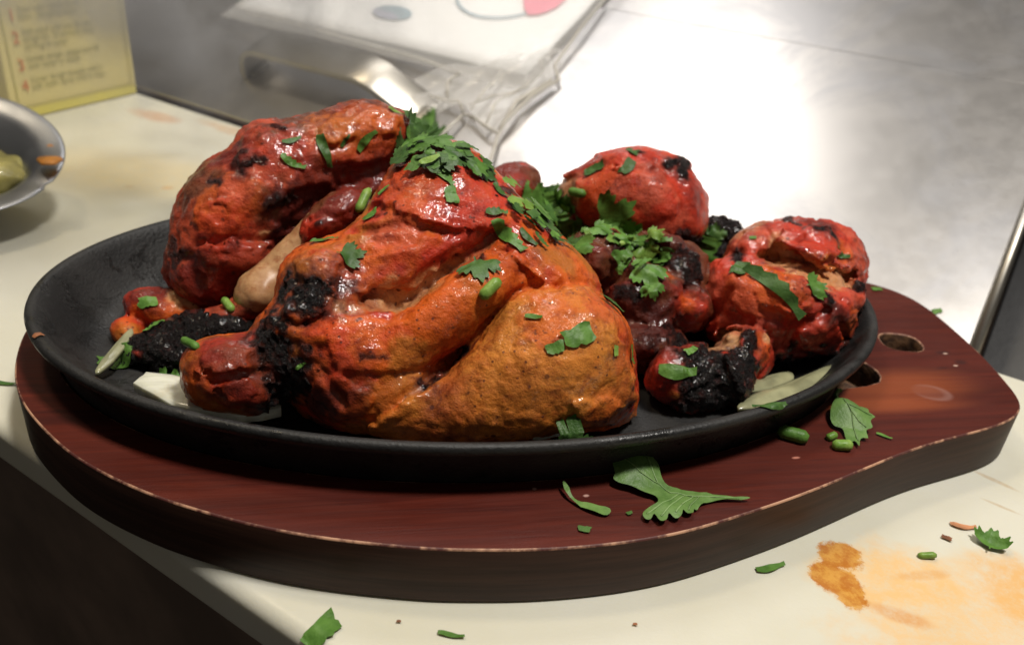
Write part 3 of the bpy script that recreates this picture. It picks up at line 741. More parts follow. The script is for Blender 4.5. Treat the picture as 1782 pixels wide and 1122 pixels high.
c_ = n_.mix(n_.ramp(n_.noise(v_, 200, 6, .75), .50, .64, 0, .75), c_, (.28, .090, .035)); n_.set(b_.inputs['Base Color'], c_)
b_.inputs['Roughness'].default_value = .42; b_.inputs['Subsurface Weight'].default_value = .15; b_.inputs['Subsurface Radius'].default_value = (.003, .002, .001); b_.inputs['Subsurface Scale'].default_value = 1
n_.set(b_.inputs['Normal'], n_.bump(n_.noise(v_, 260, 4), .3, .0006)); M['bone'] = m_
V_, F_ = largest(*pD2.build()); put('bone', np_mesh('bone', V_, F_), M['bone'], rD)
meat('meat_shred', pD3, ('darkred', 'red', 'brown'), [((560, 385), 12, 'char', .7)], rD)
# left small joint ------------------------------------------------------------
pE = Piece([[Blob(262, 535, .010, 46, 34, .012, -20), Blob(300, 545, .009, 46, 32, .012, 0), Blob(325, 520, .014, 34, 22, .010, 0)], [Blob(225, 585, -.002, 26, 34, .008, 35)]], k=.005, res=.0008, seed=4, rough=(.7, .7, .7))
rE = chicken('chicken_joint', 'small glossy red joint with a pale bone end in the left hollow of the plate', pE, ('red', 'orange', 'darkred'), [
    ((322, 520), 26, 'flesh', 1), ((285, 550), 26, 'orange', .7), ((225, 590), 34, 'ochre', .9), ((260, 530), 26, 'darkred', .5), ((300, 540), 60, 'clean', .8)])
# burnt wing tip --------------------------------------------------------------
pF = Piece([[Blob(285, 608, -.012, 68, 38, .014, 15), Blob(330, 575, -.008, 42, 30, .012, 30), Blob(400, 575, -.012, 66, 30, .013, 5), Blob(335, 625, -.016, 58, 28, .012)]], k=.005, res=.0008, seed=5, rough=(1.5, 1.6, 1.8))
rF = chicken('chicken_wing_tip', 'burnt black wing tip lying beside the small glossy red joint', pF, ('deep', 'deep', 'darkred'), [
    ([(240, 605), (330, 590), (440, 570)], 90, 'char', 1), ((235, 610), 16, 'red', .8), ((345, 632), 22, 'brown', .8), ((425, 550), 14, 'darkred', .8)])
# dark chunk in the middle ----------------------------------------------------
pG = Piece([[Blob(1035, 455, .004, 66, 55, .020, 0), Blob(1120, 520, -.008, 78, 66, .022, 0), Blob(1115, 600, -.022, 82, 52, .018, 0), Blob(1180, 480, .002, 58, 60, .018)], [Blob(1198, 535, -.012, 44, 42, .014), Blob(1150, 430, .006, 50, 28, .014)]],
           k=.004, kg=.002, res=.0009, seed=6, rough=(1.8, 1.8, 1.6), marks=[([(1040, 500), (1090, 480), (1130, 490)], 10, .003), ([(1120, 540), (1160, 520)], 10, .003)])
rG = chicken('chicken_chunk', 'dark brown glistening chicken chunk between the front leg and the round right piece', pG, ('brown', 'deep', 'darkred'), [
    ((1020, 440), 40, 'darkred', .7), ((1050, 470), 30, 'brown', .7), ((1200, 540), 40, 'red', .8), ((1195, 525), 20, 'orange', .6), ((1160, 470), 25, 'orange', .5),
    ((1100, 505), 25, 'char', .8), ((1090, 430), 22, 'char', .7), ((1200, 460), 40, 'char', .8), ((1190, 600), 45, 'char', .9), ((1060, 540), 30, 'char', .7), ((1130, 590), 30, 'char', .5)])
# red leg at the back right ---------------------------------------------------
pH = Piece([[Blob(1105, 350, .046, 112, 82, .028, 10), Blob(1160, 380, .040, 72, 72, .024, 0), Blob(1015, 335, .050, 52, 40, .018, 0), Blob(1100, 300, .050, 80, 42, .02, 0), Blob(1090, 420, .040, 110, 50, .02)], [Blob(1190, 290, .052, 16, 14, .005), Blob(1172, 283, .050, 13, 11, .004), Blob(1213, 350, .044, 20, 24, .008)]],
           k=.006, kg=.0015, res=.0009, seed=7, rough=(.6, .6, .6), marks=[([(1140, 280), (1185, 320), (1200, 380), (1190, 430)], 12, .0022), ([(1000, 300), (1040, 285), (1090, 275)], 12, -.0016), ([(1030, 330), (1060, 310), (1120, 305)], 14, -.0014), ([(985, 330), (1000, 360), (1000, 400)], 12, .0028), ([(1060, 390), (1120, 400), (1160, 380)], 10, .0012), ([(1130, 330), (1150, 370)], 16, -.0012)], areas=[([(1000, 312), (1060, 292), (1150, 302), (1182, 350), (1172, 408), (1080, 420), (1000, 390), (985, 350)], .0016, 6), ([(960, 310), (1000, 300), (1005, 350), (985, 380), (960, 360)], -.0022, 7), ([(1040, 270), (1110, 262), (1160, 280), (1130, 296), (1060, 288)], .0014, 6)])
rH = chicken('tandoori_chicken', 'bright red rounded chicken leg with black burnt knobs, behind the dark chunk', pH, ('red', 'red', 'pink'), [
    ((1060, 345), 60, 'orange', .45), ((1080, 345), 40, 'pink', .5), ((1150, 400), 40, 'pink', .35), ('area', 1, 'tan', .7), ((985, 330), 34, 'tan', .4), ((1010, 300), 30, 'darkred', .6), ((1215, 345), 24, 'darkred', .8), ((1140, 300), 26, 'darkred', .5),
    ((1080, 350), 90, 'clean', .9), ((1160, 380), 50, 'clean', .7), ((1190, 290), 22, 'char', 1), ((1172, 283), 15, 'char', 1), ((1205, 420), 26, 'char', .8), ((1110, 268), 12, 'char', .6), ((1120, 410), 16, 'char', .4)])
# back knob, black bit --------------------------------------------------------
pI = Piece([[Blob(898, 318, .056, 42, 34, .014, 0), Blob(880, 340, .05, 60, 45, .016), Blob(900, 400, .045, 70, 60, .02)]], k=.005, res=.001, seed=8)
rI = chicken('chicken_joint', 'small dull dark red knob peeking over behind the front leg', pI, ('darkred', 'brown', 'red'), [((890, 310), 40, 'darkred', .6)])
pL = Piece([[Blob(1262, 405, .038, 44, 26, .010, -25), Blob(1240, 440, .036, 40, 40, .012), Blob(1255, 470, .034, 60, 50, .014)]], k=.005, res=.001, seed=9, rough=(1.2, 1.4, 1.6))
rL = chicken('chicken_end', 'small charcoal black chicken end between the two right pieces', pL, ('deep', 'deep', 'deep'), [((1255, 410), 120, 'char', 1)])
# right piece with burnt end --------------------------------------------------
pJ = Piece([
    [Blob(1352, 535, -.008, 140, 100, .030, 15), Blob(1430, 560, -.004, 78, 90, .026, 0), Blob(1275, 520, -.006, 60, 75, .022, 0)],
    [Blob(1395, 440, .012, 100, 62, .026, -10), Blob(1460, 490, .006, 48, 70, .022, 0), Blob(1310, 445, .010, 50, 45, .018, 30)],
    [Blob(1245, 655, -.040, 76, 60, .017, -10), Blob(1290, 610, -.030, 52, 48, .016), Blob(1165, 655, -.043, 44, 48, .013, -30), Blob(1185, 690, -.046, 50, 34, .012)],
], k=.005, kg=.0015, res=.0008, seed=10, rough=(1.5, 1.3, 1.2), marks=[
    ([(1225, 560), (1260, 530), (1290, 480)], 10, .0022), ([(1330, 545), (1390, 560), (1430, 545)], 12, .0028), ([(1400, 520), (1450, 540), (1470, 590)], 10, .0022), ([(1340, 400), (1390, 395), (1450, 420)], 12, -.0020), ([(1300, 500), (1350, 510), (1400, 500)], 18, -.0022), ([(1460, 450), (1490, 500)], 10, .0020), ([(1370, 600), (1385, 560)], 9, .0022),
    ([(1300, 462), (1345, 450), (1395, 465), (1440, 492), (1485, 490)], 15, .0032), ([(1375, 440), (1420, 455), (1440, 440)], 12, -.0018), ([(1265, 600), (1280, 580), (1290, 570)], 12, .0025),
    ([(1258, 612), (1272, 640), (1288, 665), (1292, 700)], 8, -.0022), ([(1310, 620), (1330, 590)], 10, .002), ([(1240, 540), (1300, 560)], 10, .001), ([(1350, 600), (1420, 610)], 10, .0015)], areas=[([(1318, 448), (1350, 424), (1390, 440), (1440, 468), (1492, 468), (1482, 500), (1440, 506), (1400, 482), (1350, 464)], -.0042, 7), ([(1362, 396), (1440, 398), (1462, 440), (1430, 455), (1390, 436), (1350, 420)], .0028, 6), ([(1232, 592), (1255, 570), (1292, 574), (1286, 602), (1250, 614), (1226, 610)], -.0024, 6), ([(1262, 480), (1330, 462), (1390, 490), (1420, 530), (1380, 560), (1300, 545), (1255, 520)], .0018, 6), ([(1420, 530), (1480, 520), (1500, 570), (1460, 620), (1400, 610), (1390, 570)], .0016, 6), ([(1262, 612), (1282, 622), (1300, 680), (1296, 708), (1276, 672)], .0020, 5)])
rJ = chicken('chicken_thigh', 'round red chicken thigh with pale cleft and burnt black end at the plate right', pJ, ('red', 'pink', 'darkred'), [
    ('area', 0, 'flesh', .75), ('area', 1, 'red', .7), ('area', 2, 'tan', .9), ('area', 3, 'orange', .5), ('area', 5, 'red', .9), ((1290, 545), 55, 'pink', .5), ((1345, 490), 45, 'orange', .8), ((1320, 470), 30, 'orange', .6), ((1300, 400), 45, 'tan', .45), ((1480, 560), 35, 'orange', .8), ((1440, 470), 35, 'golden', .6), ((1470, 440), 30, 'orange', .6), ((1330, 600), 34, 'orange', .6), ((1400, 560), 40, 'red', .6),
    ([(1345, 448), (1390, 462), (1440, 490)], 17, 'flesh', .95), ((1355, 425), 20, 'flesh', .7), ((1410, 425), 32, 'red', .8), ((1262, 588), 28, 'tan', .95), ((1335, 590), 12, 'flesh', .7),
    ((1330, 500), 60, 'clean', .7), ((1400, 480), 40, 'clean', .7),
    ((1432, 408), 22, 'char', 1), ((1380, 385), 14, 'char', .7), ((1282, 446), 13, 'char', 1), ((1500, 540), 28, 'char', 1), ((1495, 500), 20, 'char', .8), ((1440, 520), 11, 'char', .9), ((1388, 508), 11, 'char', .95), ((1440, 605), 20, 'char', 1), ((1350, 640), 55, 'char', .9), ((1400, 640), 50, 'char', .9), ((1300, 590), 24, 'char', .9), ((1465, 620), 40, 'char', .7), ((1380, 600), 12, 'char', .7),
    ((1245, 655), 85, 'char', 1), ((1210, 690), 50, 'char', .9), ((1300, 630), 40, 'char', 1), ([(1260, 612), (1274, 642), (1290, 668), (1293, 700)], 8, 'red', 1), ((1155, 640), 34, 'red', .7), ((1175, 690), 14, 'golden', .8), ((1150, 680), 30, 'darkred', .7)])

# ------------------------------------------------------------------ surfaces for the garnish to lie on
dg = bpy.context.evaluated_depsgraph_get()
def bvh_all(names):
    V = []; F = []
    for ob in COL.objects:
        if ob.type != 'MESH': continue
        top = ob.parent or ob
        if top.name.split('.')[0] not in names: continue
        mw = ob.matrix_world; off = len(V); me = ob.data
        V += [mw @ v.co for v in me.vertices]; F += [[off + i for i in p.vertices] for p in me.polygons]
    return BVHTree.FromPolygons(V, F)
bpy.context.view_layer.update()
SURF = bvh_all({'tandoori_chicken', 'chicken_shank', 'chicken_joint', 'chicken_wing_tip', 'chicken_chunk', 'chicken_end', 'chicken_thigh', 'sizzler_plate', 'serving_base', 'cutting_board', 'counter_top'})
def hit(px, py):
    r = SURF.ray_cast(Vector(CAM), Vector(ray(px, py)))
    return r[0], r[1]

# onion material
m_, nt_, b_ = mat('onion_layers'); n_ = N(nt_); v_ = n_.coord()
st_ = n_.noise(n_.map(v_, scale=(60, 420, 300), rot=(0, 0, .35)), 1.0, 4, .6)
c_ = n_.mix(n_.ramp(st_, .35, .7), (.54, .54, .44), (.64, .64, .54)); c_ = n_.mix(n_.ramp(n_.noise(v_, 70, 6, .7), .52, .72, 0, .6), c_, (.42, .30, .12))
n_.set(b_.inputs['Base Color'], c_); b_.inputs['Roughness'].default_value = .22; b_.inputs['Subsurface Weight'].default_value = .35; b_.inputs['Subsurface Radius'].default_value = (.003, .003, .002); b_.inputs['Subsurface Scale'].default_value = 1
n_.set(b_.inputs['Normal'], n_.bump(st_, .12, .0004)); M['onion'] = m_
# onions in the plate -----------------------------------------------------------
def onion(label, pts, z0, width, th, m, curl=.3):
    """a curved strip of an onion ring resting on the plate"""
    P = [onz(x, y, z0) for x, y in pts]; P = [np.array(p) for p in P]
    L = []
    for i in range(len(P) - 1):
        for t in np.linspace(0, 1, 5)[:-1]: L.append(P[i] * (1 - t) + P[i + 1] * t)
    L.append(P[-1]); L = np.array(L)
    for _ in range(3): L[1:-1] = .5 * L[1:-1] + .25 * (L[2:] + L[:-2])
    loops = []
    for i, p in enumerate(L):
        t = L[min(i + 1, len(L) - 1)] - L[max(i - 1, 0)]; t /= np.linalg.norm(t); s = np.cross(t, [0, 0, 1.]); s /= np.linalg.norm(s)
        u = np.array([0, 0, 1.]) * math.cos(curl) + s * math.sin(curl); q = np.cross(u, t)
        wv = width * (.8 + .2 * math.sin(i * .9)) * (1 if 0 < i < len(L) - 1 else .7)
        loops.append([p + q * a * wv + u * b_ * th for a, b_ in ((-1, -1), (-.3, -1.15), (.4, -1.1), (1, -.7), (1.02, .6), (.4, 1.1), (-.3, 1.0), (-1, .7))])
    o = link('onion_slice', loft('onion_slice', loops), m); tag(o, label, 'onion', 'onion slices in the plate'); return o
def onion_slab(label, pxs, z, th, m, straight=False):
    W = [onz(x, y, z) for x, y in pxs]
    W = np.array([a * (1 - t) + b * t for a, b in zip(W, W[1:] + W[:1]) for t in (0, .25, .5, .75)]) if straight else np.array(catmull(W, 3)); W = W + np.stack([noise(W * 420), noise(W * 420 + 30), 0 * W[:, 0]], 1) * .0005; c = W.mean(0); T = np.array([0, 0, 1.])
    loops = [[c + (p - c) * s + T * (dz + .05 * abs(p[0] - c[0])) for p in W] for s, dz in ((.9, -th), (1, -th), (1, -.0002), (.985, 0), (.8, .0003), (.5, .0002), (.3, .0006))]
    o = link('onion_slice', loft('onion_slice', loops), m); return tag(o, label, 'onion', 'onion slices in the plate')
onion_slab('thick white onion slice beside the burnt wing tip', [(233, 670), (256, 650), (340, 660), (480, 690), (490, 715), (420, 725), (300, 706)], .0240, .003, M['onion'], True)
onion_slab('thin orange-tinged onion sliver against the plate left wall', [(166, 645), (180, 642), (206, 618), (232, 580), (226, 572), (200, 598)], .0225, .0012, M['onion_oily'])
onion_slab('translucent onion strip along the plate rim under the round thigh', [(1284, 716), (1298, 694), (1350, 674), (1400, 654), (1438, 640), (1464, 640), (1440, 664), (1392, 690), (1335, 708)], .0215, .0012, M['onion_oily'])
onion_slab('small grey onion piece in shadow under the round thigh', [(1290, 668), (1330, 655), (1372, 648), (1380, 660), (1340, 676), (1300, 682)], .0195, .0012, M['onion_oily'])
onion('sliver of onion showing below the front leg near the rim', [(925, 757), (955, 752), (985, 748)], .024, .0022, .0010, M['onion'], -.3)

# ------------------------------------------------------------------ coriander
def outline_leaf(rng, lobes=3, spread=115, stem=True):
    """fan-shaped coriander leaflet, unit length, base at origin, pointing +x"""
    pts = []; n = 40
    for i in range(n + 1):
        a = math.radians(-spread / 2 + spread * i / n); u = i / n * lobes
        lobe = abs(math.sin(math.pi * u)) ** .45; tooth = .5 + .5 * math.cos(2 * math.pi * u * 3 + rng[0])
        r = .58 + .30 * lobe + .10 * tooth * (.4 + lobe); r *= 1 - .22 * abs(a) / math.radians(60)
        pts.append((r * math.cos(a), r * math.sin(a)))
    base_ = [(.12, .03), (0, .022), (-.0, -.022), (.12, -.03)] if stem else [(.05, .05), (.05, -.05)]
    return pts + base_
def outline_strip(rng, wd=.22, teeth=True):
    n = 14; up = []; lo = []
    for i in range(n + 1):
        t = i / n; h = wd * (.55 + .45 * math.sin(math.pi * min(1, t * 1.15 + .05)))
        up.append((t, h * .5 + (.25 * wd * ((i % 3) / 2 - .5) if teeth else 0) + .10 * math.sin(t * 3 + rng[0])))
        lo.append((t, -h * .5 + .10 * math.sin(t * 3 + rng[0])))
    return lo + up[::-1]
def outline_frag(rng):
    n = 26; pts = []
    for i in range(n):
        a = 2 * math.pi * i / n; s = max(abs(math.cos(a)), abs(math.sin(a)) / .62)
        r = .5 / s * (1 + .10 * math.sin(a * 3 + rng[0] * 6) + (.10 * ((i % 3) - 1) if math.cos(a + rng[1]) > .1 else 0))
        pts.append((.5 + r * math.cos(a), r * math.sin(a)))
    return pts
LEAFN = [0]
LOOK = {'leaf': 'toothed', 'strip': 'ragged', 'blade': 'narrow', 'frag': 'flat torn', 'stem': 'tubular'}
def herb(px, py, length, ang, kind, label, group, m='leaf', curl=None, lift=.0006, conform=1.0, seedk=None, name='coriander_bit', wd=.24, lobes=3, spread=115, cat='coriander'):
    LEAFN[0] += 1; R_ = random.Random(LEAFN[0] * 7 + 3); rng = [R_.random() * 6.28, R_.random() * 6.28]
    c, nrm = hit(px, py)
    if c is None: return None
    c = np.array(c); nrm = np.array(nrm)
    if nrm @ (CAM - c) < 0: nrm = -nrm
    # average normal over the neighbourhood
    for q in ((-12, 0), (12, 0), (0, 10), (0, -10)):
        h2, n2 = hit(px + q[0], py + q[1])
        if h2 is not None and np.linalg.norm(np.array(h2) - c) < .008: nrm = nrm + np.array(n2) * .6
    v = CAM - c; v /= np.linalg.norm(v); nrm = nrm / np.linalg.norm(nrm)
    nrm = nrm + .35 * v; nrm /= np.linalg.norm(nrm)
    k = depth(c) / FPX; a = math.radians(ang)
    d = rt * math.cos(a) - dn * math.sin(a); x = d - nrm * (d @ nrm) 
    f_ = np.linalg.norm(x); x /= f_; y = np.cross(nrm, x)
    Lm = length * k / max(.55, f_)
    if curl is None: curl = R_.uniform(.05, .3)
    if kind == 'stem':
        r = Lm * wd * .5; pts = []; rr = []
        for i in range(7):
            t = i / 6 - .5; pts.append(c + x * Lm * t + y * Lm * .12 * math.sin(t * 3) + nrm * (r * .9)); rr.append(r * (.55 if i in (0, 6) else 1))
        me = tube('coriander_stem', pts, rr, 10)
    else:
        ol = {'leaf': lambda: outline_leaf(rng, lobes, spread), 'strip': lambda: outline_strip(rng, wd), 'blade': lambda: outline_strip(rng, wd, False), 'frag': lambda: outline_frag(rng)}[kind]()
        bm = bmesh.new(); vs = [bm.verts.new((p[0] - .5, p[1], 0)) for p in ol]
        es = [bm.edges.new((vs[i], vs[(i + 1) % len(vs)])) for i in range(len(vs))]
        bmesh.ops.triangle_fill(bm, edges=es, use_beauty=True)
        for it in range(2):
            long_ = [e for e in bm.edges if e.calc_length() > (.22, .12)[it]]
            if long_: bmesh.ops.subdivide_edges(bm, edges=long_, cuts=1); bmesh.ops.triangulate(bm, faces=bm.faces)
        tw = R_.uniform(-.5, .5); ph = R_.random() * 6
        for q in bm.verts:
            X, Y = q.co.x, q.co.y
            P = c + x * X * Lm + y * Y * Lm
            h_ = curl * Lm * (1.3 * X * X + 1.6 * Y * Y) + .05 * Lm * math.sin(X * 9 + ph) + tw * X * Y * Lm * .5 + lift + .045 * Lm * abs(math.sin(math.atan2(Y, X + .5) * 4))
            if conform:
                r = SURF.ray_cast(Vector(P + nrm * .010), Vector(-nrm), .02)
                if r[0] is not None:
                    s = (np.array(r[0]) - P) @ nrm; s = max(-.0016, min(.006, s)); h_ = max(h_ * .6, lift) + s
            q.co = Vector(P + nrm * h_)
        bmesh.ops.recalc_face_normals(bm, faces=bm.faces)
        me = bpy.data.meshes.new('coriander'); bm.to_mesh(me); bm.free()
        for p in me.polygons: p.use_smooth = True
    o = link(name, me, M[m])
    if group and cat == 'coriander': label = ('dark ' if m == 'leaf_dark' else 'bright ' if m == 'leaf_bright' else '') + LOOK[kind] + ' ' + label.replace('chopped ', '')
    tag(o, label, cat, group); return o

g1 = ('chopped coriander shred on the arching back leg', 'coriander shreds on the arching back leg')
for a in ((507, 243, 32, 25, 'blade', 'leaf_dark'), (510, 280, 42, -25, 'strip', 'leaf'), (566, 262, 58, -82, 'blade', 'leaf_dark'), (640, 246, 48, 45, 'blade', 'leaf'), (690, 196, 30, 0, 'blade', 'leaf_bright'), (600, 245, 26, 70, 'blade', 'leaf_dark')):
    herb(*a[:5], *g1, m=a[5], name='coriander_shred', wd=.3)
g4_ = ('coriander bit in the heap between the front leg and the red leg', 'heap of coriander in the middle of the plate')
g2 = ('coriander leaf in the green heap crowning the front leg', 'heap of coriander on top of the front leg')
for a in ((735, 228, 62, 75, 'leaf', 'leaf_dark'), (752, 210, 58, 100, 'blade', 'leaf'), (705, 255, 70, 65, 'leaf', 'leaf_dark'), (722, 235, 60, 20, 'leaf', 'leaf_dark'), (745, 250, 55, 40, 'leaf', 'leaf'), (770, 255, 60, -30, 'leaf', 'leaf'),
          (760, 238, 50, 30, 'frag', 'leaf_dark'), (790, 268, 62, -35, 'leaf', 'leaf_dark'), (815, 285, 55, -35, 'strip', 'leaf_dark'), (748, 275, 55, -75, 'blade', 'leaf'), (725, 292, 42, 70, 'frag', 'leaf'), (700, 285, 55, 60, 'leaf', 'leaf_dark'), (775, 280, 40, 10, 'frag', 'leaf'), (800, 262, 36, 50, 'frag', 'leaf'), (690, 240, 45, 80, 'strip', 'leaf_dark'), (715, 215, 45, 10, 'frag', 'leaf_dark'), (712, 268, 60, 80, 'leaf', 'leaf_dark'), (740, 262, 50, -60, 'leaf', 'leaf'), (785, 285, 55, -20, 'leaf', 'leaf_dark'), (832, 300, 50, -40, 'leaf', 'leaf'), (764, 290, 40, 60, 'strip', 'leaf'), (728, 215, 66, 60, 'strip', 'leaf_dark')):
    herb(a[0], a[1], a[2] * .82, *a[3:5], *g2, m=a[5], name='coriander_leaf', curl=.35, lift=.0022, wd=.3)
g3 = ('chopped coriander bit scattered on the big orange front leg', 'coriander bits scattered on the front leg')
for a in ((770, 308, 58, -48, 'strip', 'leaf'), (785, 340, 40, -80, 'frag', 'leaf'), (848, 305, 55, -40, 'leaf', 'leaf_dark'), (872, 335, 50, -48, 'strip', 'leaf_dark'), (895, 362, 46, -50, 'blade', 'leaf_dark'), (628, 350, 44, 35, 'stem', 'leaf_bright'), (645, 376, 34, 30, 'frag', 'leaf'),
          (670, 332, 30, 45, 'blade', 'leaf'), (605, 382, 60, 38, 'blade', 'leaf_dark'), (565, 420, 58, 4, 'strip', 'leaf'), (613, 446, 60, 15, 'leaf', 'leaf_dark'), (888, 412, 80, -58, 'strip', 'leaf'), (920, 412, 48, -50, 'blade', 'leaf_dark'), (833, 468, 66, -78, 'leaf', 'leaf_dark'),
          (1008, 584, 66, 28, 'frag', 'leaf'), (967, 605, 38, 20, 'frag', 'leaf'), (1070, 610, 22, 90, 'frag', 'leaf_bright'), (1098, 616, 42, -55, 'strip', 'leaf'), (930, 552, 36, 0, 'blade', 'leaf'), (525, 637, 24, 45, 'blade', 'leaf')):
    herb(a[0], a[1], a[2] * .85, *a[3:5], *g3, m=a[5], wd=.34)
RS = random.Random(11)
for cx, cy, rx, ry, nn_, lab, dk in ((740, 250, 45, 45, 18, g2, .5), (800, 285, 55, 26, 12, g2, .5), (955, 375, 45, 50, 22, g4_, .3), (1050, 410, 70, 28, 18, g4_, .3), (1120, 450, 50, 45, 12, g4_, .2), (880, 350, 40, 30, 6, g3, .5)):
    for _ in range(nn_):
        t, r_ = RS.random() * 6.28, RS.random() ** .6
        herb(cx + rx * r_ * math.cos(t), cy + ry * r_ * math.sin(t), RS.uniform(18, 40), RS.uniform(-90, 90), RS.choice(('frag', 'strip', 'blade', 'leaf', 'leaf')), *lab, m='leaf_dark' if RS.random() < dk else ('leaf_bright' if RS.random() < .12 else 'leaf'), curl=RS.uniform(.1, .5), lift=RS.uniform(.0005, .0035), wd=RS.uniform(.25, .45), name='coriander_bit')
herb(850, 503, 42, 25, 'stem', 'bright green stem stub beside the long slash on the front leg', None, m='leaf_bright', wd=.5, name='coriander_sprig')
herb(990, 738, 52, 75, 'leaf', 'dark coriander leaf at the front rim under the front leg', None, m='leaf_dark', name='coriander_leaf')
g4 = ('coriander bit in the heap between the front leg and the red leg', 'heap of coriander in the middle of the plate')
R0 = random.Random(5)
for a in ((915, 330, 40, 60, 'strip', 'leaf'), (935, 345, 55, -20, 'leaf', 'leaf'), (955, 335, 40, 10, 'frag', 'leaf_bright'), (945, 365, 55, 30, 'leaf', 'leaf'), (968, 355, 45, -30, 'frag', 'leaf_dark'), (975, 378, 55, 10, 'leaf', 'leaf'), (935, 385, 45, 50, 'frag', 'leaf'), (955, 398, 50, -10, 'leaf', 'leaf_dark'),
          (985, 392, 50, 30, 'leaf', 'leaf'), (965, 415, 50, -40, 'leaf', 'leaf_dark'), (1000, 405, 45, 0, 'frag', 'leaf_bright'), (1015, 432, 55, -30, 'leaf', 'leaf'), (1035, 405, 45, 15, 'frag', 'leaf'), (1050, 398, 50, 25, 'leaf', 'leaf'), (990, 430, 40, -60, 'strip', 'leaf_dark'), (940, 420, 45, -60, 'strip', 'leaf_dark'), (1075, 372, 95, 38, 'leaf', 'leaf'),
          (1095, 412, 60, 10, 'leaf', 'leaf'), (1070, 420, 40, -20, 'frag', 'leaf_bright'), (1120, 425, 60, -10, 'strip', 'leaf'), (1135, 440, 60, -40, 'leaf', 'leaf_bright'), (1150, 418, 50, 0, 'strip', 'leaf'), (1110, 440, 40, 60, 'frag', 'leaf_bright'), (1128, 480, 75, -80, 'leaf', 'leaf'), (1135, 505, 50, -75, 'leaf', 'leaf'),
          (1050, 505, 60, -70, 'leaf', 'leaf_dark'), (1062, 530, 60, -65, 'strip', 'leaf_dark'), (1230, 435, 60, 15, 'leaf', 'leaf'), (1242, 408, 50, 80, 'leaf', 'leaf_dark'), (925, 360, 40, 0, 'frag', 'leaf_dark'), (960, 380, 34, 80, 'frag', 'leaf_bright'), (1020, 415, 34, 40, 'blade', 'leaf'), (1160, 455, 34, 40, 'blade', 'leaf_dark')):
    herb(a[0], a[1], a[2] * .78, *a[3:5], *g4, m=a[5], curl=.3, lift=.0014, wd=.34)
g5 = ('coriander scrap stuck to the bright red leg', 'coriander scraps on the red leg')
for a in ((1035, 298, 36, 10, 'frag', 'leaf_dark'), (1093, 290, 32, 60, 'frag', 'leaf_dark'), (1100, 264, 30, 20, 'leaf', 'leaf_dark'), (1008, 334, 28, -20, 'stem', 'leaf')): herb(*a[:5], *g5, m=a[5], name='coriander_scrap', wd=.5)
g6 = ('coriander piece lying on the round red thigh', 'coriander pieces on the thigh')
for a in ((1286, 470, 40, 70, 'frag', 'leaf_dark'), (1422, 497, 48, 10, 'leaf', 'leaf'), (1465, 441, 34, -8, 'blade', 'leaf_dark'), (1310, 415, 12, 0, 'frag', 'leaf')): herb(*a[:5], *g6, m=a[5], name='coriander_piece', wd=.35)
herb(1345, 507, 125, -48, 'strip', 'long dark green coriander ribbon slanting across the round thigh', None, m='leaf_dark', wd=.2, name='coriander_ribbon')
herb(1180, 642, 66, -8, 'blade', 'smooth green coriander leaf on the burnt end of the thigh', None, m='leaf', wd=.42, name='coriander_leaf')
herb(1202, 612, 22, 45, 'frag', 'tiny coriander speck above the burnt end of the thigh', None, m='leaf', name='coriander_speck')
herb(1340, 703, 60, 8, 'blade', 'dark coriander leaf on the oily onion strip', None, m='leaf_dark', wd=.3, name='coriander_leaf')
herb(257, 525, 30, 10, 'frag', 'round coriander flake on the small glossy joint', None, m='leaf', name='coriander_flake')
herb(268, 567, 38, 30, 'strip', 'coriander shred between the small joint and the burnt wing tip', None, m='leaf', name='coriander_shred')
herb(202, 634, 52, 15, 'frag', 'rounded green coriander leaf at the left wall of the plate', None, m='leaf', name='coriander_leaf')
herb(335, 602, 36, -52, 'stem', 'slim green stem piece on the burnt wing tip', None, m='leaf', wd=.3, name='coriander_sprig')
herb(312, 655, 62, 6, 'blade', 'flat green shred between the burnt wing tip and white onion', None, m='leaf', wd=.22, name='coriander_shred')
herb(399, 534, 28, -70, 'stem', 'bright green stem stub by the knuckle of the bone', None, m='leaf_bright', wd=.45, name='coriander_sprig')

